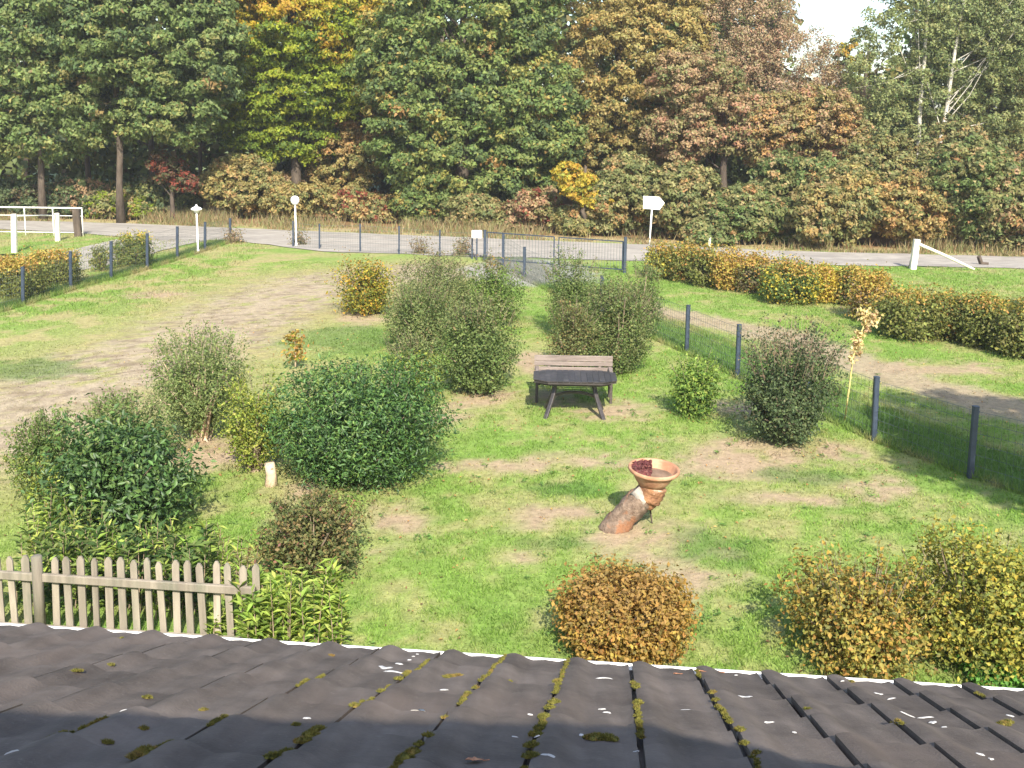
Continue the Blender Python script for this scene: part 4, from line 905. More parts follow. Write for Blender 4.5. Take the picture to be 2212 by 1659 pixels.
S("clover_patch", "small patch of fresh green clover by the gutter at the foot of the yellow-green bush", "plant", 2080, 2215, 1462, 1515, [((.09, .22, .04), 3), ((.13, .28, .05), 2)], (.05, .04), 2600, 120, 2, .1, nstem=3)
# hedge on the right, plant by plant
HG = "hornbeam plants of the right-hand hedge"
hd = [(1400, 1462, 524, 606, HEDG + HEDY[:1], "first plant of the hedge beside the arrow sign, green and yellow"), (1448, 1512, 528, 614, HEDG + HEDO[1:2], "olive-brown plant, second of the hedge from the arrow sign"),
      (1496, 1556, 532, 624, HEDG, "green-topped hedge plant left of the orange stretch of the hedge"), (1540, 1608, 536, 632, HEDO, "bright orange hedge plant in the far half of the right hedge"), (1594, 1666, 545, 640, HEDO[1:2] + PINKB + HEDG[:1], "rust-pink hedge plant between the orange one and the green one"),
      (1645, 1770, 556, 665, MIDG + HEDY[:1], "wide green and yellow hedge plant before the gap in the hedge"), (1742, 1815, 575, 660, HEDY + HEDO[:1], "yellow hedge plant standing at the left side of the gap in the hedge"),
      (1808, 1868, 580, 665, HEDG + HEDO[1:2], "dull green hedge plant behind the gap in the hedge"), (1840, 1922, 586, 702, HEDO + PINKB[:1], "orange-brown hedge plant at the right side of the gap in the hedge"),
      (1890, 2035, 622, 744, HEDG, "large rounded dark green hedge plant at the end of the near hedge"), (2010, 2105, 632, 742, HEDG + HEDO[1:2], "shaded olive hedge plant right of the large rounded one"),
      (2075, 2165, 640, 758, HEDG, "dark green hedge plant second from the picture's right edge"), (2140, 2290, 648, 785, HEDG + BROWNG[:1], "dark brownish hedge plant cut by the picture's right edge")]
for x0, x1, yt, yb, pal, lab in hd:
    S("hedge_plant", lab, "hedge", x0, x1, yt, yb, pal, (.085, .06), int(3200 + (x1 - x0) * 45), 220, 3.0, .10, group=HG, toppal=HEDO + pal[:1], topk=(.80 if x0 < 1880 else .93), nstem=4, inner=.5)
# left hedge outside the left fence
HL = "clipped hedge outside the left fence"
S("hedge_plant", "clipped hedge plant with an orange top ending at the third left fence post", "hedge", 62, 165, 542, 622, HEDG, (.075, .05), 13000, 300, 6, .02, group=HL, toppal=HEDO, topk=.90, inner=.5, depth=.7)
S("hedge_plant", "clipped hedge with an orange top cut by the left edge of the picture", "hedge", -60, 90, 554, 652, HEDG, (.075, .05), 16000, 340, 6, .02, group=HL, toppal=HEDO, topk=.90, inner=.5, depth=.6)
S("hedge_plant", "small square clipped hedge block behind the third fence post from the left", "hedge", 256, 322, 505, 582, HEDG + MIDG[:1], (.075, .05), 8500, 220, 6, .02, group=HL, toppal=HEDY + HEDG[:1], topk=.92, inner=.5)
S("hedge_plant", "thin low hedge plant between the two left clipped hedges", "hedge", 200, 244, 532, 590, HEDG, (.08, .055), 1500, 70, 2.2, .3, group=HL, clear=.15)
FR = "low plants along the back fence"
S("low_shrub", "small reddish shrub at the foot of the round lamp", "bush", 624, 664, 502, 532, PINKB + RUST[:1], (.09, .05), 900, 50, 2, .3, group=FR)
S("low_shrub", "dry reddish tuft beside the back corner post of the left fence", "bush", 486, 524, 498, 528, PINKB + RUST[:1], (.09, .05), 600, 50, 2, .3, group=FR)
S("low_shrub", "thin reddish shrub behind the back fence, left of the white letter box", "bush", 890, 926, 512, 552, PINKB + RUST[:2], (.09, .05), 500, 50, 2, .3, group=FR)
S("low_shrub", "orange-brown thin shrub right beside the white letter box", "bush", 980, 1020, 515, 556, PINKB + RUST, (.09, .05), 700, 50, 2, .3, group=FR)

# herbs behind and in front of the picket fence: tall loose leafy stems
def herb(name, label, x0, x1, yt, yb, nst, pal, leaf, nl, group=None, cat="plant", depth=.5):
    f = G((x0 + x1) / 2, yb); Y0 = f[1] + depth * .5; s = ppm(Y0); W = (x1 - x0) / s
    base = np.array([atY((x0 + x1) / 2, 0, Y0)[0], Y0, .03]); H = atY((x0 + x1) / 2, yt, Y0)[2]
    mb = MB(); Ps = []; Ds = []; ci = []
    for i in range(nst):
        x = random.uniform(-W / 2, W / 2); y = random.uniform(-depth / 2, depth / 2); h = H * random.uniform(.62, 1.08); lx = random.uniform(-.1, .1); ly = random.uniform(-.08, .08)
        mb.tube([(x, y, -.03), (x + lx * .4, y + ly * .4, h * .5), (x + lx, y + ly, h)], [.008, .006, .003], 4, cap=False)
        for j in range(nl):
            t = .12 + .88 * (j + random.random()) / nl; a = j * 2.4 + random.uniform(-.4, .4); L = leaf[0] * (1.15 - .55 * t)
            d = np.array([math.cos(a), math.sin(a), .55 + random.uniform(-.3, .3)]); d /= np.linalg.norm(d)
            Ps.append(np.array([x + lx * t, y + ly * t, h * t]) + d * L * .5); Ds.append(d); ci.append(i)
    P = np.array(Ps); D = np.array(Ds); ci = np.array(ci)
    N = unit(np.array([0, 0, 1.0]) - D * D[:, 2:3] + rng.normal(size=P.shape) * .3); sz = rng.uniform(.7, 1.25, len(P))
    V, Fc = leaf_geo(P, N, D, leaf[0] * sz, leaf[1] * sz, .18); c = pick(pal, len(P), ci, .5)
    root = empty(name, base, label, cat, group); link("foliage", fast_mesh("foliage", V, Fc, MAT['leaf'], np.repeat(c, 4, 0)), root); mb.build("stem", MAT['twig'], root, True)
HB = "tall leafy plants along the picket fence"
herb("leafy_plant", "clump of tall yellow-green plants with long leaves at the right end of the picket fence", 500, 610, 1240, 1420, 22, LIMEL, (.15, .042), 28, HB)
herb("leafy_plant", "light green broad-leaved plants between the fence end and the brown-green shrub", 590, 725, 1232, 1425, 26, LIMEL, (.14, .042), 26, HB)
herb("leafy_plant", "low leafy plants growing through the right half of the picket fence", 400, 500, 1315, 1400, 14, LIMEL + MIDG[:1], (.13, .04), 20, HB)
herb("leafy_plant", "dark leafy plants standing behind the left half of the picket fence", -20, 200, 1170, 1335, 46, MIDG + LAUREL[:1] + LIMEL[:1], (.15, .045), 26, HB, depth=.7)
herb("leafy_plant", "green leafy plants standing behind the middle of the picket fence", 190, 400, 1165, 1345, 44, MIDG + LAUREL[:1] + LIMEL[:1], (.15, .045), 26, HB, depth=.7)
herb("leafy_plant", "row of thin yellowish herbs left of the glossy laurel's foot", -10, 120, 1085, 1270, 30, LIMEL + MIDG, (.14, .04), 22, HB, depth=1.0)
herb("leafy_plant", "thin yellowish herbs between the glossy laurel and the picket fence", 110, 300, 1130, 1290, 30, LIMEL + MIDG, (.14, .04), 20, HB, depth=.7)
herb("leafy_plant", "sparse yellowish tall herbs right of the glossy laurel", 300, 520, 1150, 1300, 26, LIMEL + [((.36, .32, .12), 2)], (.13, .030), 14, HB, depth=.8)

# ------------------------------------------------------------------ fences
def wire_panel(a, b, ha, hb, parent, name="wire_panel", dy=.10, step=.10, r=.0022, orig=None, mat='wire_metal'):
    a = np.array(a); b = np.array(b); mb = MB(); L = np.hypot(*(b - a)[:2]); o = np.array(orig)
    n = max(2, int(L / step)); nh = 6
    def P(t, k): p = a + (b - a) * t; h = ha + (hb - ha) * t; return Vector((p[0] - o[0], p[1] - o[1], .03 + .04 + (h - .10) * k - o[2]))
    for i in range(n + 1): mb.tube([P(i / n, 0), P(i / n, 1)], r, 3, cap=False)
    for k in range(nh + 1): mb.tube([P(0, k / nh), P(1, k / nh)], r * 1.5, 3, cap=False)
    return mb.build(name, MAT[mat], parent)
def post_fence(name, label, pts, w=.082, wires=True, kind='post_metal', step=.10):
    root0 = G(pts[0][0], pts[0][1]); root = empty(name, (root0[0], root0[1], .03), label, "fence")
    B = []
    for (xb, yb, xt, yt) in pts:
        p = G(xb, yb); t = atY(xt, yt, p[1]); B.append((p, t))
        o = MB(); q = Vector((t[0] - p[0], 0, t[2] - .03))
        o.bar((0, 0, -.06), q, w, w, .15)
        o.bar(q - Vector((0, 0, .004)), q + Vector((0, 0, .012)), w * 1.12, w * 1.12, .2)
        for k in range(5):
            z = .12 + k * (q.z - .2) / 4; o.box((w / 2 - .002, -.02, z), (w / 2 + .012, .02, z + .025), at=(q.x * z / max(q.z, .1), 0, 0))
        ob = o.build("post", MAT[kind], root); ob.location = (p[0] - root0[0], p[1] - root0[1], 0)
    if wires:
        for (p, t), (p2, t2) in zip(B[:-1], B[1:]): wire_panel(p, p2, t[2] - .03, t2[2] - .03, root, orig=(root0[0], root0[1], .03), step=step)
    return root
post_fence("mesh_fence", "grey-blue metal posts with thin wire mesh along the right side of the lawn", [(1087, 584, 1087, 505), (1133, 605, 1133, 534), (1300, 683, 1300, 596), (1483, 765, 1487, 660), (1592, 818, 1597, 702), (1745, 888, 1750, 760), (1887, 955, 1894, 815), (2095, 1036, 2108, 879), (2330, 1112, 2350, 930)])
post_fence("mesh_fence", "grey-blue metal posts with thin wire mesh along the left side of the meadow", [(-70, 692, -70, 596), (50, 660, 49, 577), (153, 628, 152, 544), (240, 605, 240, 522), (318, 583, 318, 505), (383, 562, 383, 490), (443, 543, 443, 480), (497, 524, 497, 472)])
post_fence("mesh_fence", "low mesh fence with slim grey posts between the meadow and the road at the back", [(497, 524, 497, 472), (633, 535, 633, 478), (690, 540, 690, 484), (778, 546, 778, 484), (862, 551, 862, 489), (950, 557, 950, 497), (1020, 561, 1020, 500)][1:], w=.055)

# double gate to the road
gb = G(1047, 566); gate = empty("metal_gate", (gb[0], gb[1], .03), "double leaf metal gate with thin upright bars between the lawn and the road", "gate")
def gpost(xb, yb, yt, w, xt=None):
    p = G(xb, yb); t = atY(xt or xb, yt, p[1]); mb = MB(); mb.bar((0, 0, -.06), (0, 0, t[2] - .03), w, w, .12); mb.bar((0, 0, t[2] - .03), (0, 0, t[2] - .01), w * 1.15, w * 1.15, .3)
    o = mb.build("post", MAT['post_metal'], gate); o.location = (p[0] - gb[0], p[1] - gb[1], 0); return p, t
pA = gpost(1047, 566, 498, .095); pB = gpost(1349, 592, 513, .095)
def leafp(xa, ya, xb, yb, h, nbars):
    a = G(xa, ya) - gb; b = G(xb, yb) - gb; lf = MB(); z0, z1 = .10, h
    A = Vector((a[0], a[1], 0)); Bv = Vector((b[0], b[1], 0))
    lf.bar(A + Vector((0, 0, z0)), A + Vector((0, 0, z1)), .032, .032); lf.bar(Bv + Vector((0, 0, z0)), Bv + Vector((0, 0, z1)), .045, .045)
    lf.bar(A + Vector((0, 0, z0)), Bv + Vector((0, 0, z0)), .035, .035); lf.bar(A + Vector((0, 0, z1)), Bv + Vector((0, 0, z1)), .035, .035)
    o = lf.build("gate_leaf", MAT['post_metal'], gate)
    for i in range(1, nbars):
        p = A.lerp(Bv, i / nbars); m = MB(); m.tube([(0, 0, z0), (0, 0, z1)], .0055, 5, cap=False); q = m.build("bar", MAT['wire_metal'], o); q.location = (p.x, p.y, 0)
leafp(1052, 567, 1196, 579, 1.02, 22); leafp(1206, 580, 1344, 591, 1.02, 22)
# white letter box on the fence by the gate
p = G(1030, 563); t0 = atY(1030, 513, p[1]); t1 = atY(1030, 497, p[1]); hz = t1[2] - t0[2]
lb = empty("letter_box", (p[0], p[1] - .07, .03), "white letter box fixed beside the left post of the gate", "letter box")
mb = MB(); mb.bar((0, 0, t0[2] - .03), (0, 0, t1[2] - .03), .36, .14, .08); mb.build("box", MAT['white_plastic'], lb)
mb = MB(); mb.box((-.14, -.076, t1[2] - .10), (.14, -.070, t1[2] - .08)); mb.build("slot", MAT['faint_print'], lb)
mb = MB(); mb.bar((0, 0, -.06), (0, 0, t0[2] - .03), .05, .05); mb.build("post", MAT['post_metal'], lb)

# picket fence below the roof edge
PY = 1352
def pk(x): return G(x, 1366 + (x - 90) * .062)
pf0 = pk(90); pf = empty("picket_fence", (pf0[0], pf0[1], .03), "weathered brown wooden picket fence just beyond the gutter at the left", "fence")
def pick_top(x): return 1199 + (x - 0) * .044
pm = None
xs = list(np.arange(-85, 80, 29.0)) + list(np.arange(121, 560, 29.0))
for i, x in enumerate(xs):
    p = pk(x); t = atY(x - 1, pick_top(x) + random.uniform(-3, 3), p[1])
    if pm is None:
        m = MB(); w, th, h = .068, .022, 1.0
        V = [(-w/2, -th/2, 0), (w/2, -th/2, 0), (w/2, th/2, 0), (-w/2, th/2, 0), (-w/2, -th/2, h-.05), (w/2, -th/2, h-.05), (w/2, th/2, h-.05), (-w/2, th/2, h-.05), (-w/5, -th/2, h), (w/5, -th/2, h), (w/5, th/2, h), (-w/5, th/2, h)]
        m.add(V, [(0, 1, 5, 4), (1, 2, 6, 5), (2, 3, 7, 6), (3, 0, 4, 7), (4, 5, 9, 8), (5, 6, 10, 9), (6, 7, 11, 10), (7, 4, 8, 11), (8, 9, 10, 11), (3, 2, 1, 0)]); pm = m.mesh("picket", MAT['picket'])
    o = bpy.data.objects.new("picket", pm); COL.objects.link(o); o.parent = pf
    o.location = (p[0] - pf0[0], p[1] - pf0[1] + .03, -.03); o.rotation_euler = (random.uniform(-.03, .03), random.uniform(-.028, .028), random.uniform(-.18, .18)); o.scale = (random.uniform(.85, 1.12), 1, t[2])
def rail(y0, y1, nm="rail"):
    a = pk(-95); b = pk(556); ta = atY(-95, y0, a[1]); tb = atY(556, y1, b[1]); m = MB()
    m.bar((a[0] - pf0[0], a[1] - pf0[1] - .02, ta[2] - .03), (b[0] - pf0[0], b[1] - pf0[1] - .02, tb[2] - .03), .045, .085, .2); m.build(nm, MAT['picket'], pf)
rail(1233, 1275); rail(1345, 1385)
for x, yt in ((92, 1197),):
    p = pk(x); t = atY(x - 1, yt, p[1]); m = MB(); m.tube([(0, 0, -.06), (0, 0, t[2] - .04), (0, 0, t[2] - .03)], [.055, .052, .040], 12, rough=.03)
    o = m.build("post", MAT['picket'], pf, True); o.location = (p[0] - pf0[0], p[1] - pf0[1] - .035, 0)

# ------------------------------------------------------------------ table and bench
tb = np.array([1.095, 17.82]); TZ = .665
table = empty("garden_table", (tb[0], tb[1], .03), "dark brown garden table with cut corners and splayed curved legs on the lawn", "table")
table.rotation_euler = (0, 0, -.03)
def octo(w, d, c, z0, z1, mb, bev=.008):
    out = [(-w/2+c, -d/2), (w/2-c, -d/2), (w/2, -d/2+c*.62), (w/2, d/2-c*.62), (w/2-c, d/2), (-w/2+c, d/2), (-w/2, d/2-c*.62), (-w/2, -d/2+c*.62)]
    L = []
    for s, z in ((1, z0), (1, z1 - bev), ((w - 2 * bev) / w, z1)): L += [(x * s, y * s, z) for x, y in out]
    F = [(i, (i + 1) % 8, 8 + (i + 1) % 8, 8 + i) for i in range(8)] + [(8 + i, 8 + (i + 1) % 8, 16 + (i + 1) % 8, 16 + i) for i in range(8)] + [tuple(range(16, 24)), tuple(range(7, -1, -1))]
    mb.add(L, F)
TW2, TD2, TC2 = 1.42, .84, .24
def edge_y(x):
    a = abs(x); return TD2 / 2 if a <= TW2 / 2 - TC2 else TD2 / 2 - (a - (TW2 / 2 - TC2)) * .62
m = MB(); octo(TW2 - .03, TD2 - .03, TC2, TZ - .05, TZ - .012, m); top = m.build("tabletop", MAT['table'], table)
npk = 14; cuts = [-TW2 / 2 + TW2 * i / npk for i in range(npk + 1)]
for i in range(npk):
    x0, x1 = cuts[i] + .002, cuts[i + 1] - .002; xs_ = [x0, x1]
    for kx in (-(TW2 / 2 - TC2), TW2 / 2 - TC2):
        if x0 < kx < x1: xs_ = [x0, kx, x1]
    loop = [(x, -edge_y(x)) for x in xs_] + [(x, edge_y(x)) for x in reversed(xs_)]; n_ = len(loop); dz = random.uniform(-.0012, .0012)
    m = MB(); m.add([(x, y, TZ - .011) for x, y in loop] + [(x, y, TZ + .004 + dz) for x, y in loop], [tuple(range(n_, 2 * n_)), tuple(range(n_ - 1, -1, -1))] + [(j, (j + 1) % n_, n_ + (j + 1) % n_, n_ + j) for j in range(n_)])
    m.build("plank", MAT['table'], top)
m = MB(); octo(1.22, .64, .20, TZ - .10, TZ - .047, m); m.build("apron", MAT['table'], table)
def curved(pts, w, th, par, nm):
    m = MB()
    P = []
    for i in range(9):
        t = i / 8; k = t * (len(pts) - 1); j = min(int(k), len(pts) - 2); P.append(Vector(pts[j]).lerp(Vector(pts[j + 1]), k - j))
    Q = [P[0]] + [(P[i - 1] + P[i] * 2 + P[i + 1]) / 4 for i in range(1, 8)] + [P[8]]
    for a, b in zip(Q[:-1], Q[1:]): m.bar(a, a + (b - a) * 1.06, w, th, .2)
    return m.build(nm, MAT['table'], par)
for sx in (-1, 1):
    for sy in (-1, 1):
        curved([(sx * .33, sy * .05, TZ - .09), (sx * .345, sy * .08, .42), (sx * .40, sy * .17, .24), (sx * .50, sy * .33, -.03)], .07, .055, table, "leg")
    curved([(sx * .34, -.28, TZ - .125), (sx * .34, 0, TZ - .14), (sx * .34, .28, TZ - .125)], .05, .04, table, "leg_brace")
curved([(-.37, 0, .30), (-.2, 0, .37), (0, 0, .39), (.2, 0, .37), (.37, 0, .30)], .05, .05, table, "stretcher")
bench = empty("garden_bench", (1.13, 18.72, .03), "weathered slatted wooden bench standing behind the dark garden table", "bench")
bench.rotation_euler = (0, 0, -.02)
BW = 1.42
for i, (z, y) in enumerate(((.42, .20), (.515, .22), (.61, .24), (.705, .26))):
    m = MB(); m.bar((-BW / 2, y, z), (BW / 2, y, z), .028, .075 if i < 3 else .105, .2); m.build("backrest_slat", MAT['slat'], bench)
for i in range(4):
    m = MB(); m.bar((-BW / 2, -.20 + i * .11, .38), (BW / 2, -.20 + i * .11, .38), .09, .028, .2); m.build("seat_slat", MAT['slat'], bench)
for x in (-.44, .48):
    m = MB(); m.bar((x, .215, .34), (x, .285, .74), .05, .035, .2); m.build("back_support", MAT['slat'], bench)
for sx in (-1, 1):
    for y, z, dy in ((-.22, .54, 0), (.20, .54, .02)):
        m = MB(); m.bar((sx * .66, y, -.03), (sx * .66, y + dy, z), .05, .05, .2); m.build("leg", MAT['slat_dark'], bench)
    m = MB(); m.bar((sx * .66, -.27, .555), (sx * .66, .22, .555), .065, .028, .25); m.build("armrest", MAT['slat'], bench)
    m = MB(); m.bar((sx * .62, -.24, .35), (sx * .62, .22, .35), .035, .05); m.build("side_rail", MAT['slat_dark'], bench)

# ------------------------------------------------------------------ leaning log with the terracotta bowl
lg = G(1328, 1146); YB = lg[1]
def lp(px, py, dy=0): q = atY(px, py, YB + dy); return Vector((q[0] - lg[0], dy, q[2] - .03))
log = empty("tree_stump", (lg[0], YB, .03), "leaning broken log with torn orange wood propping up a clay bowl", "stump")
def refine(P, Rr, k=4):
    P2 = []; R2 = []
    for i in range(len(P) - 1):
        for j in range(k): P2.append(P[i].lerp(P[i + 1], j / k)); R2.append((Rr[i] + (Rr[i + 1] - Rr[i]) * j / k) * random.uniform(.95, 1.05))
    return P2 + [P[-1]], R2 + [Rr[-1]]
m = MB(); pts, rr_ = refine([lp(1318, 1168), lp(1330, 1140), lp(1352, 1112), lp(1376, 1085), lp(1394, 1066)], [.21, .18, .16, .16, .13])
m.tube(pts, rr_, 22, rough=.09); m.build("trunk", MAT['log_bark'], log, True)
m = MB(); pts, rr_ = refine([lp(1394, 1098, -.02), lp(1398, 1082), lp(1405, 1064), lp(1411, 1047)], [.08, .15, .17, .17]); m.tube(pts, rr_, 20, rough=.08); m.build("upper_piece", MAT['log_wood'], log, True)
m = MB(); m.tube([lp(1372, 1058, -.06), lp(1392, 1083, -.1), lp(1390, 1096, -.09)], [.075, .06, .04], 9, rough=.2); m.build("pale_splinter", noisy("pale_wood", (.26, .23, .20), (.40, .36, .31), 12, .8, .6, 30), log, True)
m = MB(); m.tube([lp(1404, 1095, .12), lp(1408, 1128, .16), lp(1414, 1142, .2)], [.012, .010, .008], 5); m.build("twig", MAT['dark_bark'], log, True)
bc = atY(1409, 1046, YB); bowl = empty("clay_bowl", (bc[0], YB, bc[2]), "orange terracotta bowl with dark red planting tilted on top of the log", "bowl")
bowl.rotation_euler = (math.radians(4), math.radians(3), 0); bowl.scale = (1.12, 1.12, 1.08)
m = MB(); m.lathe([(0, 0), (.14, 0), (.158, .006), (.19, .05), (.222, .105), (.246, .150), (.250, .158), (.274, .160), (.284, .170), (.285, .196), (.278, .206), (.262, .206), (.252, .192), (.222, .12), (.19, .07), (.0, .06)], 40, wob=.008); m.build("bowl", MAT['terracotta'], bowl, True)
m = MB(); m.lathe([(.215, .112), (.16, .125), (.0, .128)], 20, wob=.02); m.build("soil", MAT['soil'], bowl, True)
k = 900; a = rng.uniform(1.5, 4.4, k); q = np.sqrt(rng.random(k)) * .22
P = np.stack([np.cos(a) * q - .02, np.sin(a) * q + .02, .13 + .07 * rng.random(k) * (q / .22)], 1)
V, Fc = leaf_geo(P, unit(rng.normal(size=(k, 3)) * .5 + np.array([0, -.3, 1])), rng.normal(size=(k, 3)), np.full(k, .045), np.full(k, .035))
link("red_plants", fast_mesh("red_plants", V, Fc, MAT['leaf'], np.repeat(pick([((.17, .055, .055), 3), ((.11, .04, .042), 2), ((.20, .085, .07), 1)], k), 4, 0)), bowl)

# yellow sapling tied to a cane
sb = G(1823, 918); Y = sb[1]; sap = empty("young_tree", (sb[0], Y, .03), "thin young tree on a yellow cane with a few withered orange leaves beside the fence", "tree")
def sp(px, py): q = atY(px, py, Y); return Vector((q[0] - sb[0], 0, q[2] - .03))
m = MB(); m.tube([sp(1823, 922), sp(1834, 840), sp(1843, 770), sp(1856, 728), sp(1872, 690)], [.017, .016, .013, .010, .006], 7); m.build("stem", noisy("cane", (.50, .42, .14), (.66, .56, .24), 8, .6, .2, 30), sap, True)
P = []
for px, py, r, k in ((1875, 690, .14, 90), (1866, 678, .10, 45), (1888, 686, .08, 30), (1874, 708, .07, 30), (1852, 735, .10, 60), (1850, 752, .08, 40), (1855, 722, .07, 30), (1840, 775, .07, 22), (1856, 762, .06, 16)):
    c = np.array(sp(px, py)); P.append(c + rng.normal(size=(k, 3)) * r * .5)
P = np.concatenate(P); k = len(P); V, Fc = leaf_geo(P, unit(rng.normal(size=(k, 3)) + np.array([0, -.6, .4])), rng.normal(size=(k, 3)), np.full(k, .075), np.full(k, .05))
link("foliage", fast_mesh("foliage", V, Fc, MAT['leaf'], np.repeat(pick([((.56, .46, .22), 3), ((.60, .44, .26), 2), ((.42, .33, .14), 1)], k), 4, 0)), sap)
# dry sapling behind the big dark bush
sb2 = G(638, 800); Y2 = sb2[1]; s2 = empty("young_tree", (sb2[0], Y2, .03), "little dried sapling with orange-yellow leaves behind the big dark bush", "tree")
m = MB(); m.tube([(0, 0, -.05), (0.01, 0, .3), (.0, 0, .62)], [.02, .015, .006], 6); m.build("stem", MAT['pale_stem'], s2, True)
k = 260; P = np.stack([rng.normal(size=k) * .10, rng.normal(size=k) * .10, rng.uniform(.18, .78, k)], 1); V, Fc = leaf_geo(P, unit(rng.normal(size=(k, 3)) + np.array([0, -.4, .4])), rng.normal(size=(k, 3)), np.full(k, .085), np.full(k, .05))
link("foliage", fast_mesh("foliage", V, Fc, MAT['leaf'], np.repeat(pick(HORNO + VARI[:1], k), 4, 0)), s2)
# pale cut stub at the foot of the yellow-green shrub
p = G(585, 1052); st = MB(); st.tube([(0, 0, -.05), (.01, 0, .15), (-.01, 0, .32)], [.095, .075, .07], 12, rough=.12); o = st.build("cut_stump", MAT['pale_stem'], None, True, (p[0], p[1], .03)); tag(o, "short pale cut stump at the foot of the yellow-green narrow shrub", "stump")

# ------------------------------------------------------------------ things along the road
def lamp(xb, yb, xt, yt, label, ball):
    p = G(xb, yb); t = atY(xt, yt, p[1]); h = t[2] - .03; root = empty("garden_lamp", (p[0], p[1], .03), label, "lamp", "white lamps near the back fence")
    m = MB(); m.tube([(0, 0, -.05), (0, 0, .12), (0, 0, .14), (t[0] - p[0], 0, h - .20)], [.05, .05, .030, .030], 10); m.build("pole", MAT['white_paint'], root, True)
    m = MB()
    if ball: m.lathe([(.0, -.19), (.05, -.18), (.10, -.15), (.15, -.08), (.165, 0), (.15, .08), (.10, .14), (.0, .165)], 20, (t[0] - p[0], 0, h - .16))
    else: m.lathe([(.0, -.14), (.07, -.13), (.10, -.06), (.19, -.02), (.20, .015), (.13, .07), (.04, .10), (.03, .16), (0, .17)], 20, (t[0] - p[0], 0, h - .18))
    m.build("lamp_shade", MAT['white_plastic'], root, True)
lamp(428, 548, 424, 441, "white pole lamp with a flat hat-shaped head by the left fence", False)
lamp(640, 533, 637, 423, "white pole lamp with a round globe head by the back fence", True)
# arrow sign
p = G(1404, 532); Y = p[1] + .2
def q3(px, py): q = atY(px, py, Y); return (q[0] - p[0], 0, q[2] - .03)
sg = empty("direction_sign", (p[0], Y, .03), "white arrow-shaped signboard pointing right on a thin pole behind the hedge", "sign")
m = MB(); m.tube([(0, 0, -.05), q3(1409, 440)], [.035, .033], 8); m.build("pole", MAT['white_paint'], sg, True)
out = [(1388, 423), (1420, 423), (1431, 437), (1435, 439), (1424, 453), (1413, 453), (1388, 450)]; out = [(1389, 423), (1424, 425), (1435, 438), (1424, 453), (1389, 450)]
V = [Vector(q3(*a)) + Vector((0, -.05, 0)) for a in out] + [Vector(q3(*a)) + Vector((0, -.075, 0)) for a in out]
m = MB(); m.add(V, [(0, 1, 2, 3, 4), (9, 8, 7, 6, 5)] + [(i, 5 + i, 5 + (i + 1) % 5, (i + 1) % 5) for i in range(5)]); m.build("board", MAT['white_paint'], sg)
for y0, xa, xb in ((434, 1397, 1420), (441, 1396, 1416)):
    m = MB(); a = q3(xa, y0); b = q3(xb, y0 + .6)
    n = 6
    for i in range(n):
        u = a[0] + (b[0] - a[0]) * i / n; w = (b[0] - a[0]) / n * .75; m.box((u, -.080, a[2] - .022), (u + w, -.076, a[2] + .022))
    m.build("print_line", MAT['faint_print'], sg)
# small white stub posts
p = G(1532, 535); m = MB(); m.tube([(0, 0, -.05), (0, 0, .42), (0, 0, .46)], [.065, .06, .04], 10); tag(m.build("marker_post", MAT['white_wood'], None, True, (p[0], p[1], .03)), "short white marker post at the far edge of the road above the hedge", "post")
# barrier at the right: post and fallen bar
p = G(1971, 584); t = atY(1981, 517, p[1]); br = empty("road_barrier", (p[0], p[1], .03), "leaning white wooden post with a long pole sloping down to the grass at the right", "barrier")
m = MB(); m.bar((0, 0, -.1), (t[0] - p[0], 0, t[2] - .03), .20, .20, .15); m.build("post", MAT['white_wood'], br)
e = G(2104, 586); s1 = atY(1984, 527, p[1]); m = MB(); m.tube([(s1[0] - p[0], -.1, s1[2] - .03), ((s1[0] + e[0]) / 2 - p[0], (e[1] - p[1]) / 2 - .05, (s1[2]) / 2 + .02), (e[0] - p[0], e[1] - p[1], .03)], [.055, .05, .045], 8); m.build("pole", MAT['white_wood'], br, True)
p2 = G(2120, 574); m = MB(); m.bar((0, 0, 0), (-.16, -.1, .30), .12, .12); m.bar((0, -.02, .06), (.2, -.1, .05), .10, .08); tag(m.build("wooden_block", MAT['dark_bark'], None, False, (p2[0], p2[1], .04)), "small dark wooden block on the road just right of the fallen barrier pole", "block")
# dark stub beside the barrier post
p3 = G(1964, 583); m = MB(); m.tube([(0, 0, -.03), (.05, 0, .3)], [.05, .04], 8); tag(m.build("stake", MAT['dark_bark'], None, True, (p3[0], p3[1], .03)), "short dark stake in the grass left of the leaning barrier post", "post")
# white railing at the left
r0 = G(120, 511); rl = empty("pipe_railing", (r0[0], r0[1], .03), "thin white pipe railing beside the road at the left edge", "railing")
zt = atY(120, 449, r0[1])[2] - .03; zm = atY(120, 466, r0[1])[2] - .03; zb = .14
X0 = atY(-80, 0, r0[1])[0] - r0[0]; X1 = atY(155, 0, r0[1])[0] - r0[0]
for z, r in ((zt, .030), (zm, .015), (zb, .014)):
    m = MB(); m.tube([(X0, 0, z), (X1, 0, z)], r, 8); m.build("rail", MAT['white_paint'], rl, True)
for px in (-70, 26, 89, 154):
    x = atY(px, 0, r0[1])[0] - r0[0]; m = MB(); m.tube([(x, 0, -.05), (x, 0, zt - .03)], .020, 8); m.build("upright", MAT['white_paint'], rl, True)
def wpost(xb, yb, xt, yt, lab, w, mat='white_wood', name="wooden_post", grp=None):
    p = G(xb, yb); t = atY(xt, yt, p[1]); m = MB(); m.bar((0, 0, -.08), (t[0] - p[0], 0, t[2] - .03), w, w, .15)
    m.bar((t[0] - p[0], 0, t[2] - .034), (t[0] - p[0], 0, t[2] - .015), w * .9, w * .9, .3)
    o = m.build(name, MAT[mat], None, False, (p[0], p[1], .03)); tag(o, lab, "post", grp); return p, t
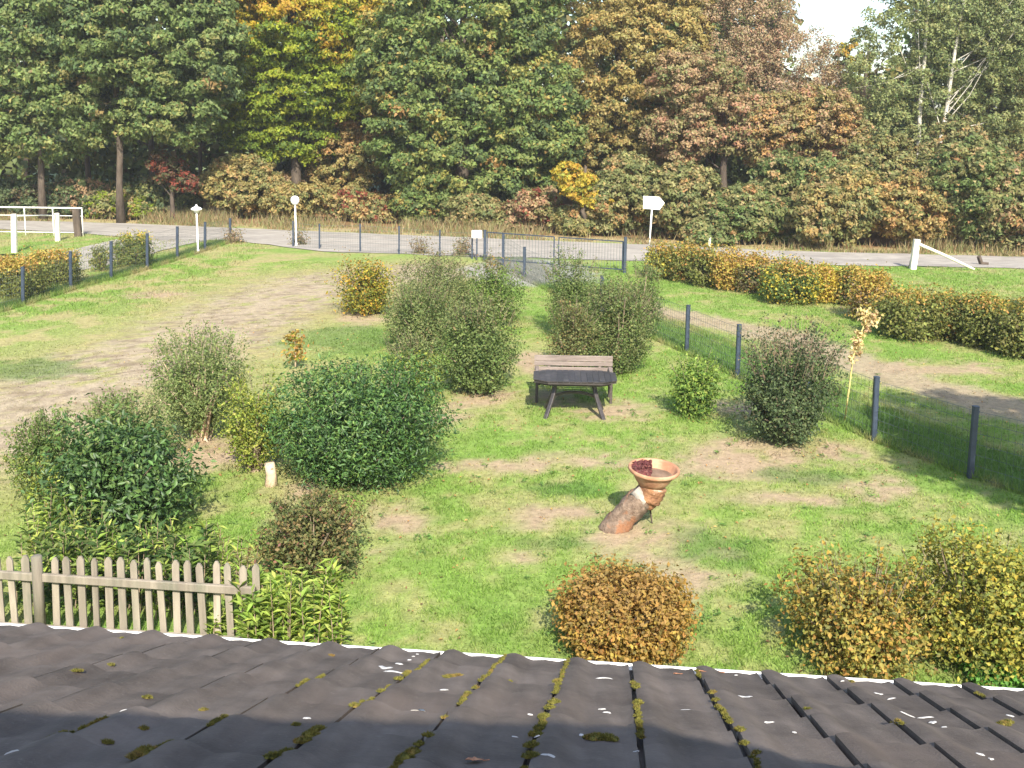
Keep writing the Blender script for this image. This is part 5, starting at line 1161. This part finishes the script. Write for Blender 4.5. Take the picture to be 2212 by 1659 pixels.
A = wpost(31, 547, 30, 463, "white square timber post nearest the left edge in front of the pipe railing", .17); Bp = wpost(125, 522, 123, 461, "second white square timber post in front of the pipe railing, nearer the road", .17)
m = MB(); a = Vector(A[1]); b = Vector(Bp[1]); m.tube([a - Vector((0, 0, .06)), b - Vector((0, 0, .06))], .022, 6); o = m.build("cross_wire", MAT['white_paint'], None, True); tag(o, "thin white bar strung between the two white timber posts", "bar")
wpost(170, 512, 164, 453, "dark weathered leaning post at the right end of the pipe railing", .26, 'dark_bark', "old_post")
# ------------------------------------------------------------------ ground plants nobody could count
def blades(name, X, Y, hgt, wid, col, label, cat, lean=.5, z0=.03):
    k = len(X); a = rng.uniform(0, 6.28, k); P = np.stack([X, Y, np.full(k, z0)], 1); sd = np.stack([np.cos(a), np.sin(a), np.zeros(k)], 1) * (wid / 2)[:, None]
    tip = P + np.stack([rng.normal(size=k) * lean * hgt, rng.normal(size=k) * lean * hgt, hgt], 1)
    V = np.stack([P - sd, P + sd, tip], 1).reshape(-1, 3); Fc = np.arange(3 * k).reshape(-1, 3)
    o = link(name, fast_mesh(name, V, Fc, MAT['grass'], np.repeat(col, 3, 0))); tag(o, label, cat, kind="stuff"); return o
N0 = 1500000
X = rng.uniform(-13, 16, N0); Y = rng.uniform(7.2, 36, N0)
ok = (np.abs(X) < Y * .50 + .6) & (rng.random(N0) < (9.5 / Y) ** 1.5); X, Y = X[ok], Y[ok]
c = cover(X, Y); green = c[:, 1] / c[:, 0]; tuft = fbm(X * 3.1, Y * 3.1, 55, 3)
ok = rng.random(len(X)) < np.clip((green - .70) * 1.5 + .10, .05, 1) * (.45 + tuft * .9); X, Y, c, green, tuft = X[ok], Y[ok], c[ok], green[ok], tuft[ok]
hg = rng.uniform(.018, .05, len(X)) * np.clip(green - .35, .4, 1.1) * (.55 + 1.0 * tuft[:, ] ); col = c * (rng.uniform(.7, 1.35, (len(X), 1)) * (.72 + .56 * fbm(X * 1.6, Y * 1.3, 91, 4))[:, None]) * np.array([1.0, 1.06, .95])
print("blades", len(X))
blades("grass", X, Y, hg, .006 + .0007 * Y, col, "short mown grass of the garden lawn with worn patches", "grass", .55)
# long grass beyond both fences
def along(line, n, off, spread, side):
    seg = rng.integers(0, len(line) - 1, n); L = np.linalg.norm(line[1:] - line[:-1], axis=1); seg = rng.choice(len(L), n, p=L / L.sum()); t = rng.random(n)
    p = line[seg] + (line[seg + 1] - line[seg]) * t[:, None]; d = unit(line[seg + 1] - line[seg]); nn = np.stack([-d[:, 1], d[:, 0]], 1) * side
    return p + nn * (off + rng.random(n) ** 1.4 * spread)[:, None]
p = along(RIGHT_FENCE, 42000, -.10, 1.6, 1); h = rng.uniform(.05, .16, len(p)); c = cover(p[:, 0], p[:, 1]) * rng.uniform(.7, 1.25, (len(p), 1))
p2 = along(LEFT_FENCE, 16000, -.12, .8, -1 if LEFT_FENCE[1][0] < LEFT_FENCE[0][0] else 1); h2 = rng.uniform(.06, .2, len(p2)); c2 = cover(p2[:, 0], p2[:, 1]) * rng.uniform(.7, 1.2, (len(p2), 1))
PP = np.concatenate([p, p2]); blades("long_grass", PP[:, 0], PP[:, 1], np.concatenate([h, h2]), np.full(len(PP), .014), np.concatenate([c, c2]), "longer unmown grass along the garden fences", "grass", .5)
# longer tufts and dead leaves round the feet of the shrubs, weeds in the lawn
XX = []; YY = []
for bx, by, r in BASES:
    k = int(260 * min(r, 1.4)) + 40; a = rng.uniform(0, 6.28, k); q = r * (rng.uniform(.45, 1.05, k)); XX.append(bx + np.cos(a) * q); YY.append(by + np.sin(a) * q)
XX = np.concatenate(XX); YY = np.concatenate(YY); tk = fbm(XX * 3, YY * 3, 61, 3) > .45; XX, YY = XX[tk], YY[tk]
blades("base_tufts", XX, YY, rng.uniform(.05, .15, len(XX)), rng.uniform(.010, .022, len(XX)), cover(XX, YY) * rng.uniform(.6, 1.15, (len(XX), 1)), "uncut grass tufts round the feet of the shrubs", "grass", .6)
n = 240; X = rng.uniform(-6, 7.5, n); Y = rng.uniform(8.5, 22, n); gk = 9; Xc = np.repeat(X, gk) + rng.normal(size=n * gk) * .035; Yc = np.repeat(Y, gk) + rng.normal(size=n * gk) * .035
P = np.stack([Xc, Yc, np.full(n * gk, .062)], 1); ad = rng.uniform(0, 6.28, n * gk)
V, Fc = leaf_geo(P, unit(rng.normal(size=P.shape) * .3 + np.array([0, 0, 1])), np.stack([np.cos(ad), np.sin(ad), 0 * ad + .2], 1), rng.uniform(.035, .075, n * gk), rng.uniform(.014, .026, n * gk))
tag(link("lawn_weeds", fast_mesh("lawn_weeds", V, Fc, MAT['grass'], np.repeat(pick([((.115, .205, .05), 3), ((.15, .24, .06), 2)], n * gk), 4, 0))), "flat dark green weed rosettes scattered through the lawn", "weeds", kind="stuff")
# dry tall grass and bracken between road and wood
n = 46000; X = rng.uniform(-30, 32, n); w = rng.random(n) ** 1.3 * 2.6; Y = yline(ROAD_FAR, X) + .1 + w
m1 = fbm(X * .5, Y * .5, 21, 3); ok = rng.random(n) < np.clip((m1 - .36) * 3, .05, 1); X, Y, w, m1 = X[ok], Y[ok], w[ok], m1[ok]
pal = pick([((.29, .23, .125), 4), ((.23, .175, .09), 2.5), ((.19, .205, .08), 3.5), ((.24, .13, .07), .6)], len(X))
blades("dry_grass", X, Y, (.10 + .45 * rng.random(len(X)) * sm(0, 1.2, w)) * (.6 + m1), np.full(len(X), .04), pal, "tall dry straw-coloured grass on the verge between the road and the wood", "grass", .35)
# meadow grass left beyond the drive and right beyond the hedge
n = 60000; X = rng.uniform(-24, 26, n); Y = rng.uniform(26, 47, n); ok = (Y < yline(ROAD_NEAR, X) - .15) & ((X > 7) | (X < -9)) & (np.abs(X) < Y * .52); X, Y = X[ok], Y[ok]
c = cover(X, Y); blades("verge_grass", X, Y, rng.uniform(.04, .12, len(X)), np.full(len(X), .03), c * rng.uniform(.75, 1.3, (len(X), 1)), "rough grass on the verges outside the garden fences", "grass", .5)
# leaf litter on the lawn
n = 1700; X = rng.uniform(-8, 10, n); Y = rng.uniform(8, 26, n); nb_ = 1500; bi = rng.integers(0, len(BASES), nb_); ba = np.array(BASES)[bi]; aa = rng.uniform(0, 6.28, nb_); qq = ba[:, 2] * rng.uniform(.3, 1.2, nb_)
X = np.concatenate([X, ba[:, 0] + np.cos(aa) * qq]); Y = np.concatenate([Y, ba[:, 1] + np.sin(aa) * qq]); n = len(X); P = np.stack([X, Y, np.full(n, .055)], 1)
V, Fc = leaf_geo(P, unit(rng.normal(size=(n, 3)) * .35 + np.array([0, 0, 1])), rng.normal(size=(n, 3)), rng.uniform(.03, .06, n), rng.uniform(.02, .04, n))
tag(link("leaf_litter", fast_mesh("leaf_litter", V, Fc, MAT['leaf'], np.repeat(pick([((.34, .20, .08), 3), ((.40, .28, .10), 2), ((.22, .13, .07), 2)], n), 4, 0))), "scattered dead leaves lying on the lawn", "leaves", kind="stuff")
# off-picture tree whose shade lies over the right end of the lawn and hedge
def shade_tree(x, y, z, rx, rz, h, lab, nleaf=9000, seed=0):
    root = empty("walnut_tree", (x, y, .03), lab, "tree", "garden trees outside the picture on the right")
    cr, C = tree_crown("crown", [(x, y, z, rx, rx, rz)], OAK, 90, nleaf, .8, .65, .24, .18, root, (x, y, .03), back=1)
    limbs("trunk", (x, y, -.05), (x, y, z), .18, C, root, 'bark', nl=14)
shade_tree(9.6, 7.6, 6.6, 2.3, 2.0, 8, "leafy tree beside the house at the right whose shade falls on the fence line")
shade_tree(16.5, 16.5, 7.0, 3.0, 2.4, 9, "leafy tree beyond the right fence whose shade falls on the hedge")

# ------------------------------------------------------------------ thin autumn haze
hm = bpy.data.materials.new("haze"); hm.use_nodes = True; hn = hm.node_tree; hn.nodes.clear()
ho = hn.nodes.new("ShaderNodeOutputMaterial"); hv = hn.nodes.new("ShaderNodeVolumePrincipled")
hv.inputs['Color'].default_value = (.93, .95, .97, 1); hv.inputs['Density'].default_value = .0007; hv.inputs['Anisotropy'].default_value = .2
hn.links.new(hv.outputs[0], ho.inputs['Volume'])
mb = MB(); mb.box((-85, -22, -1.05), (85, 92, 19.5)); hz = mb.build("haze", hm); tag(hz, "thin pale haze in the air over the garden and wood", "haze", kind="stuff")
print("TRIS", sum(sum(len(p.vertices) - 2 for p in o.data.polygons) for o in {o.data.name: o for o in bpy.data.objects if o.type == 'MESH'}.values()))
